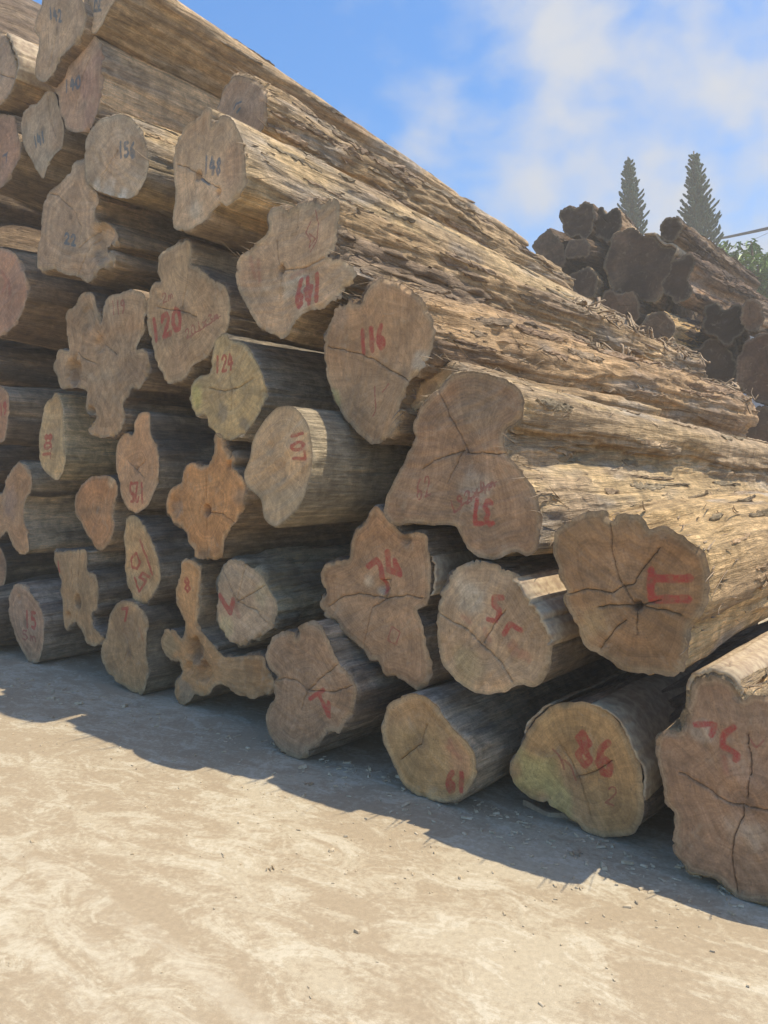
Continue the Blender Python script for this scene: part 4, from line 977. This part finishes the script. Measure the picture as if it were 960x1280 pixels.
# ------------------------------------------------------------------ trees
M_NEEDLE = simple('conifer_needles', (0.016, 0.042, 0.022), (0.035, 0.070, 0.032), 3.0, .75, .2)
M_TRUNK = simple('tree_trunk', (0.16, 0.12, 0.09), (0.09, 0.07, 0.05), 6.0)
def at(px, py, Y):
    r = ray([px], [py])[0]; return CAM + r * (Y / r[1])
def conifer(px, py, Y, lean, seed, label, wk=1.0):
    tip = at(px, py, Y); H = tip[2]; rg = np.random.default_rng(seed)
    root = bpy.data.objects.new('conifer_tree', None); COL.objects.link(root)
    bx = tip[0] + lean * H; root.location = (bx, tip[1], 0)
    tag(root, label, 'tree', 'conifers behind the rear pile')
    zz = np.linspace(0, H, 14)
    axis = lambda z: np.array([-lean * z, 0, z])
    V, Fa, S = tubes([np.array([axis(z) for z in zz])], [np.linspace(.22, .025, 14)], 8)
    obj('trunk', make_mesh('trunk', V, Fa, S, M_TRUNK), root)
    paths, radii = [], []
    z = H - .25; depth = .25
    while z > 4.0:
        dd = H - z; Lb = wk * min(2.2, .115 + .155 * dd ** 1.02) * rg.uniform(.88, 1.12)
        nb = 9 if dd > .6 else 6; a0 = rg.uniform(0, 6.3)
        for k in range(nb):
            a = a0 + k * 2 * math.pi / nb + rg.normal(0, .12); l = Lb * rg.uniform(.7, 1.2)
            t = np.linspace(0, 1, 7); o0 = axis(z)
            dirh = np.array([math.cos(a), math.sin(a), 0])
            rise = .55 * l * t ** 1.8 + .18 * l * t
            p = o0 + dirh * (l * t)[:, None] + np.array([0, 0, 1.0]) * rise[:, None]
            paths.append(p); radii.append(np.linspace(.05, .035, 7))
            side = np.cross(dirh, [0, 0, 1.0])
            for m in range(max(4, int(l / .062))):
                q = .12 + .88 * (m + rg.random()) / max(4, int(l / .062)); pq = o0 + dirh * l * q + np.array([0, 0, .55 * l * q ** 1.8 + .18 * l * q])
                sgn = 1 if m % 2 else -1; bl = rg.uniform(.12, .22) * (1.15 - .5 * q) * min(1, .5 + l * .6)
                e = pq + side * sgn * bl * .55 + dirh * bl * .55 + np.array([0, 0, bl * .75])
                paths.append(np.array([pq, (pq + e) / 2 + np.array([0, 0, -.03 * bl]), e])); radii.append([.043, .04, .015])
        z -= rg.uniform(.13, .18) * (1 + .03 * dd)
    V, Fa, S = tubes(paths, radii, 4)
    obj('crown', make_mesh('crown', V, Fa, S, M_NEEDLE), root)
conifer(785, 196, 27, .075, 3, 'shorter slim conifer on the left behind the rear log pile', .92)
conifer(867, 189, 26, .085, 8, 'taller slim conifer on the right behind the rear log pile', 1.06)

def leaf_material():
    m, N, L, b = mat_new('broad_leaf')
    at_ = attrn(N, 'col'); L(at_, 'Color', b, 'Base Color'); b.inputs['Roughness'].default_value = .5
    b.inputs['Specular IOR Level'].default_value = .35
    return m
M_LEAF = leaf_material()
def leafy(px, py, Y, rx, rz, seed, label):
    c = at(px, py, Y); rg = np.random.default_rng(seed)
    root = bpy.data.objects.new('broadleaf_tree', None); COL.objects.link(root); root.location = (c[0], c[1], 0)
    tag(root, label, 'tree')
    H = c[2]; paths = [np.array([(0, 0, 0), (.05, 0, H * .35), (0, .05, H * .7), (.1, 0, H)])]; radii = [[.22, .18, .14, .06]]
    V, F_, C, S = [], [], [], []; b = 0
    for k in range(420):
        d = rg.normal(0, 1, 3); d /= np.linalg.norm(d); r = rg.uniform(.35, 1.0) ** .45
        lob = 1 + .22 * math.sin(3 * math.atan2(d[1], d[0]) + seed) + .15 * math.sin(5 * d[2] + seed)
        p = np.array([d[0] * rx, d[1] * rx, d[2] * rz]) * r * lob + np.array([0, 0, H])
        if k % 9 == 0:
            paths.append(np.array([(0, 0, H * .6), p * .5 + np.array([0, 0, H * .42]), p])); radii.append([.07, .045, .012])
        tone = np.array([.075, .155, .035]) * rg.uniform(.7, 1.5) if rg.random() < .7 else np.array([.17, .26, .05]) * rg.uniform(.8, 1.3)
        for m in range(15):
            a = rg.uniform(0, 6.3); l = rg.uniform(.16, .27); w = l * .14; dp = rg.uniform(-.9, .35)
            dh = np.array([math.cos(a) * math.cos(dp), math.sin(a) * math.cos(dp), math.sin(dp)])
            sd = np.cross(dh, [0, 0, 1.0]); sd /= np.linalg.norm(sd) + 1e-6
            o0 = p + rg.normal(0, .05, 3)
            mid = o0 + dh * l * .5 + np.array([0, 0, .02]); tip = o0 + dh * l + np.array([0, 0, -.04])
            V += [o0, mid + sd * w, tip, mid - sd * w]; F_ += [b, b + 1, b + 2, b, b + 2, b + 3]; S += [3, 3]; b += 4
            C += [tone * rg.uniform(.8, 1.2)] * 4
    me = make_mesh('crown', np.array(V), F_, S, M_LEAF, False); attr(me, 'col', np.clip(np.array(C), 0, 1)); obj('crown', me, root)
    Vt, Ft, St = tubes(paths, radii, 6); obj('trunk', make_mesh('trunk', Vt, Ft, St, M_TRUNK), root)
leafy(948, 372, 21, 1.35, 1.35, 4, 'bright green broadleaf tree at the right edge behind the rear pile')
leafy(1010, 385, 23, 1.9, 1.9, 9, 'second green broadleaf tree just past the right edge')

# ------------------------------------------------------------------ overhead cables
M_CABLE = simple('black_cable', (0.02, 0.02, 0.022), (0.035, 0.035, 0.04), 5, .6, .05)
def cable(p1, p2, Y1, Y2, r, sag, label):
    a, b_ = at(*p1, Y1), at(*p2, Y2); dv = b_ - a
    A, B = a - dv * 1.2, b_ + dv * 2.2
    t = np.linspace(0, 1, 40); P = A + (B - A) * t[:, None]; P[:, 2] -= sag * 4 * t * (1 - t) - sag * 4 * .4 * .6
    P[:, 2] = np.maximum(P[:, 2], 1.0)
    V, Fa, S = tubes([P], [np.full(40, r)], 6)
    o = obj('overhead_cable', make_mesh('overhead_cable', V, Fa, S, M_CABLE)); tag(o, label, 'cable', 'overhead cables')
cable((888, 302), (960, 286), 34, 29, .035, .25, 'thick black overhead cable, lower of the close pair crossing the sky')
cable((888, 301), (960, 284), 34, 28.5, .03, .25, 'thick black overhead cable, upper of the close pair crossing the sky')
cable((905, 316), (960, 291), 36, 31, .008, .2, 'thin faint wire in the sky under the thick cables')

# ------------------------------------------------------------------ shed roof by the trees
def shed():
    c = at(968, 374, 17); root = bpy.data.objects.new('shed', None); COL.objects.link(root)
    root.location = (c[0] + .9, c[1] + 1.5, 0); root.rotation_euler = (0, 0, math.radians(-20))
    tag(root, 'low shed with a blue-grey metal roof beside the green tree', 'shed')
    h = c[2] - .1; w, d = 2.6, 3.0
    M_W = simple('shed_wall', (0.42, 0.44, 0.46), (0.35, 0.37, 0.40), 4); M_R = simple('blue_metal_roof', (0.16, 0.22, 0.32), (0.13, 0.18, 0.26), 3, .45)
    x0, x1, y0, y1 = -w / 2, w / 2, -d / 2, d / 2
    V = [(x0,y0,0),(x1,y0,0),(x1,y1,0),(x0,y1,0),(x0,y0,h-.35),(x1,y0,h-.35),(x1,y1,h-.35),(x0,y1,h-.35),(x0,0,h-.02),(x1,0,h-.02)]
    Fq = [0,1,5,4, 1,2,6,9,5, 2,3,7,6, 3,0,4,8,7]
    obj('wall', make_mesh('wall', V, Fq, [4,5,4,5], M_W, False), root)
    n = 61; xs = np.linspace(x0 - .15, x1 + .15, n); wv = .018 * np.sin(np.arange(n) * math.pi / 2); V = []
    for (yy, zz) in ((y0 - .2, h - .38), (0, h), (y1 + .2, h - .38)):
        for t in (0, -.02):
            V += [(x, yy, zz + q + t) for x, q in zip(xs, wv)]
    Fq = []
    for s_ in (0, 2):
        for k in range(n - 1):
            Fq += [s_*n+k, s_*n+k+1, (s_+2)*n+k+1, (s_+2)*n+k]; Fq += [(s_+1)*n+k+1, (s_+1)*n+k, (s_+3)*n+k, (s_+3)*n+k+1]
    for s_ in (0, 4):
        for k in range(n - 1): Fq += [s_*n+k, (s_+1)*n+k, (s_+1)*n+k+1, s_*n+k+1]
    obj('roof', make_mesh('roof', V, Fq, [4] * (len(Fq) // 4), M_R), root)
shed()

# ------------------------------------------------------------------ dusty haze, added to lift and warm the shade like lens glare
def haze():
    x0, x1, y0, y1, z0, z1 = -25, 60, -8, 42, -1.0, 14.2
    V = [(x0,y0,z0),(x1,y0,z0),(x1,y1,z0),(x0,y1,z0),(x0,y0,z1),(x1,y0,z1),(x1,y1,z1),(x0,y1,z1)]
    m = bpy.data.materials.new('shade_lift_haze'); m.use_nodes = True
    N, L = nodes_of(m.node_tree); out = N('ShaderNodeOutputMaterial'); v = N('ShaderNodeVolumePrincipled')
    v.inputs['Color'].default_value = (1.0, 0.89, 0.73, 1); v.inputs['Density'].default_value = 0.0085; v.inputs['Anisotropy'].default_value = 0.2
    L(v, 'Volume', out, 'Volume')
    o = obj('haze', make_mesh('haze', V, [3,2,1,0, 4,5,6,7, 0,1,5,4, 1,2,6,5, 2,3,7,6, 3,0,4,7], [4]*6, m, False))
    tag(o, 'thin dusty haze over the yard, added to lift and warm the shade', 'haze', kind='stuff')
haze()
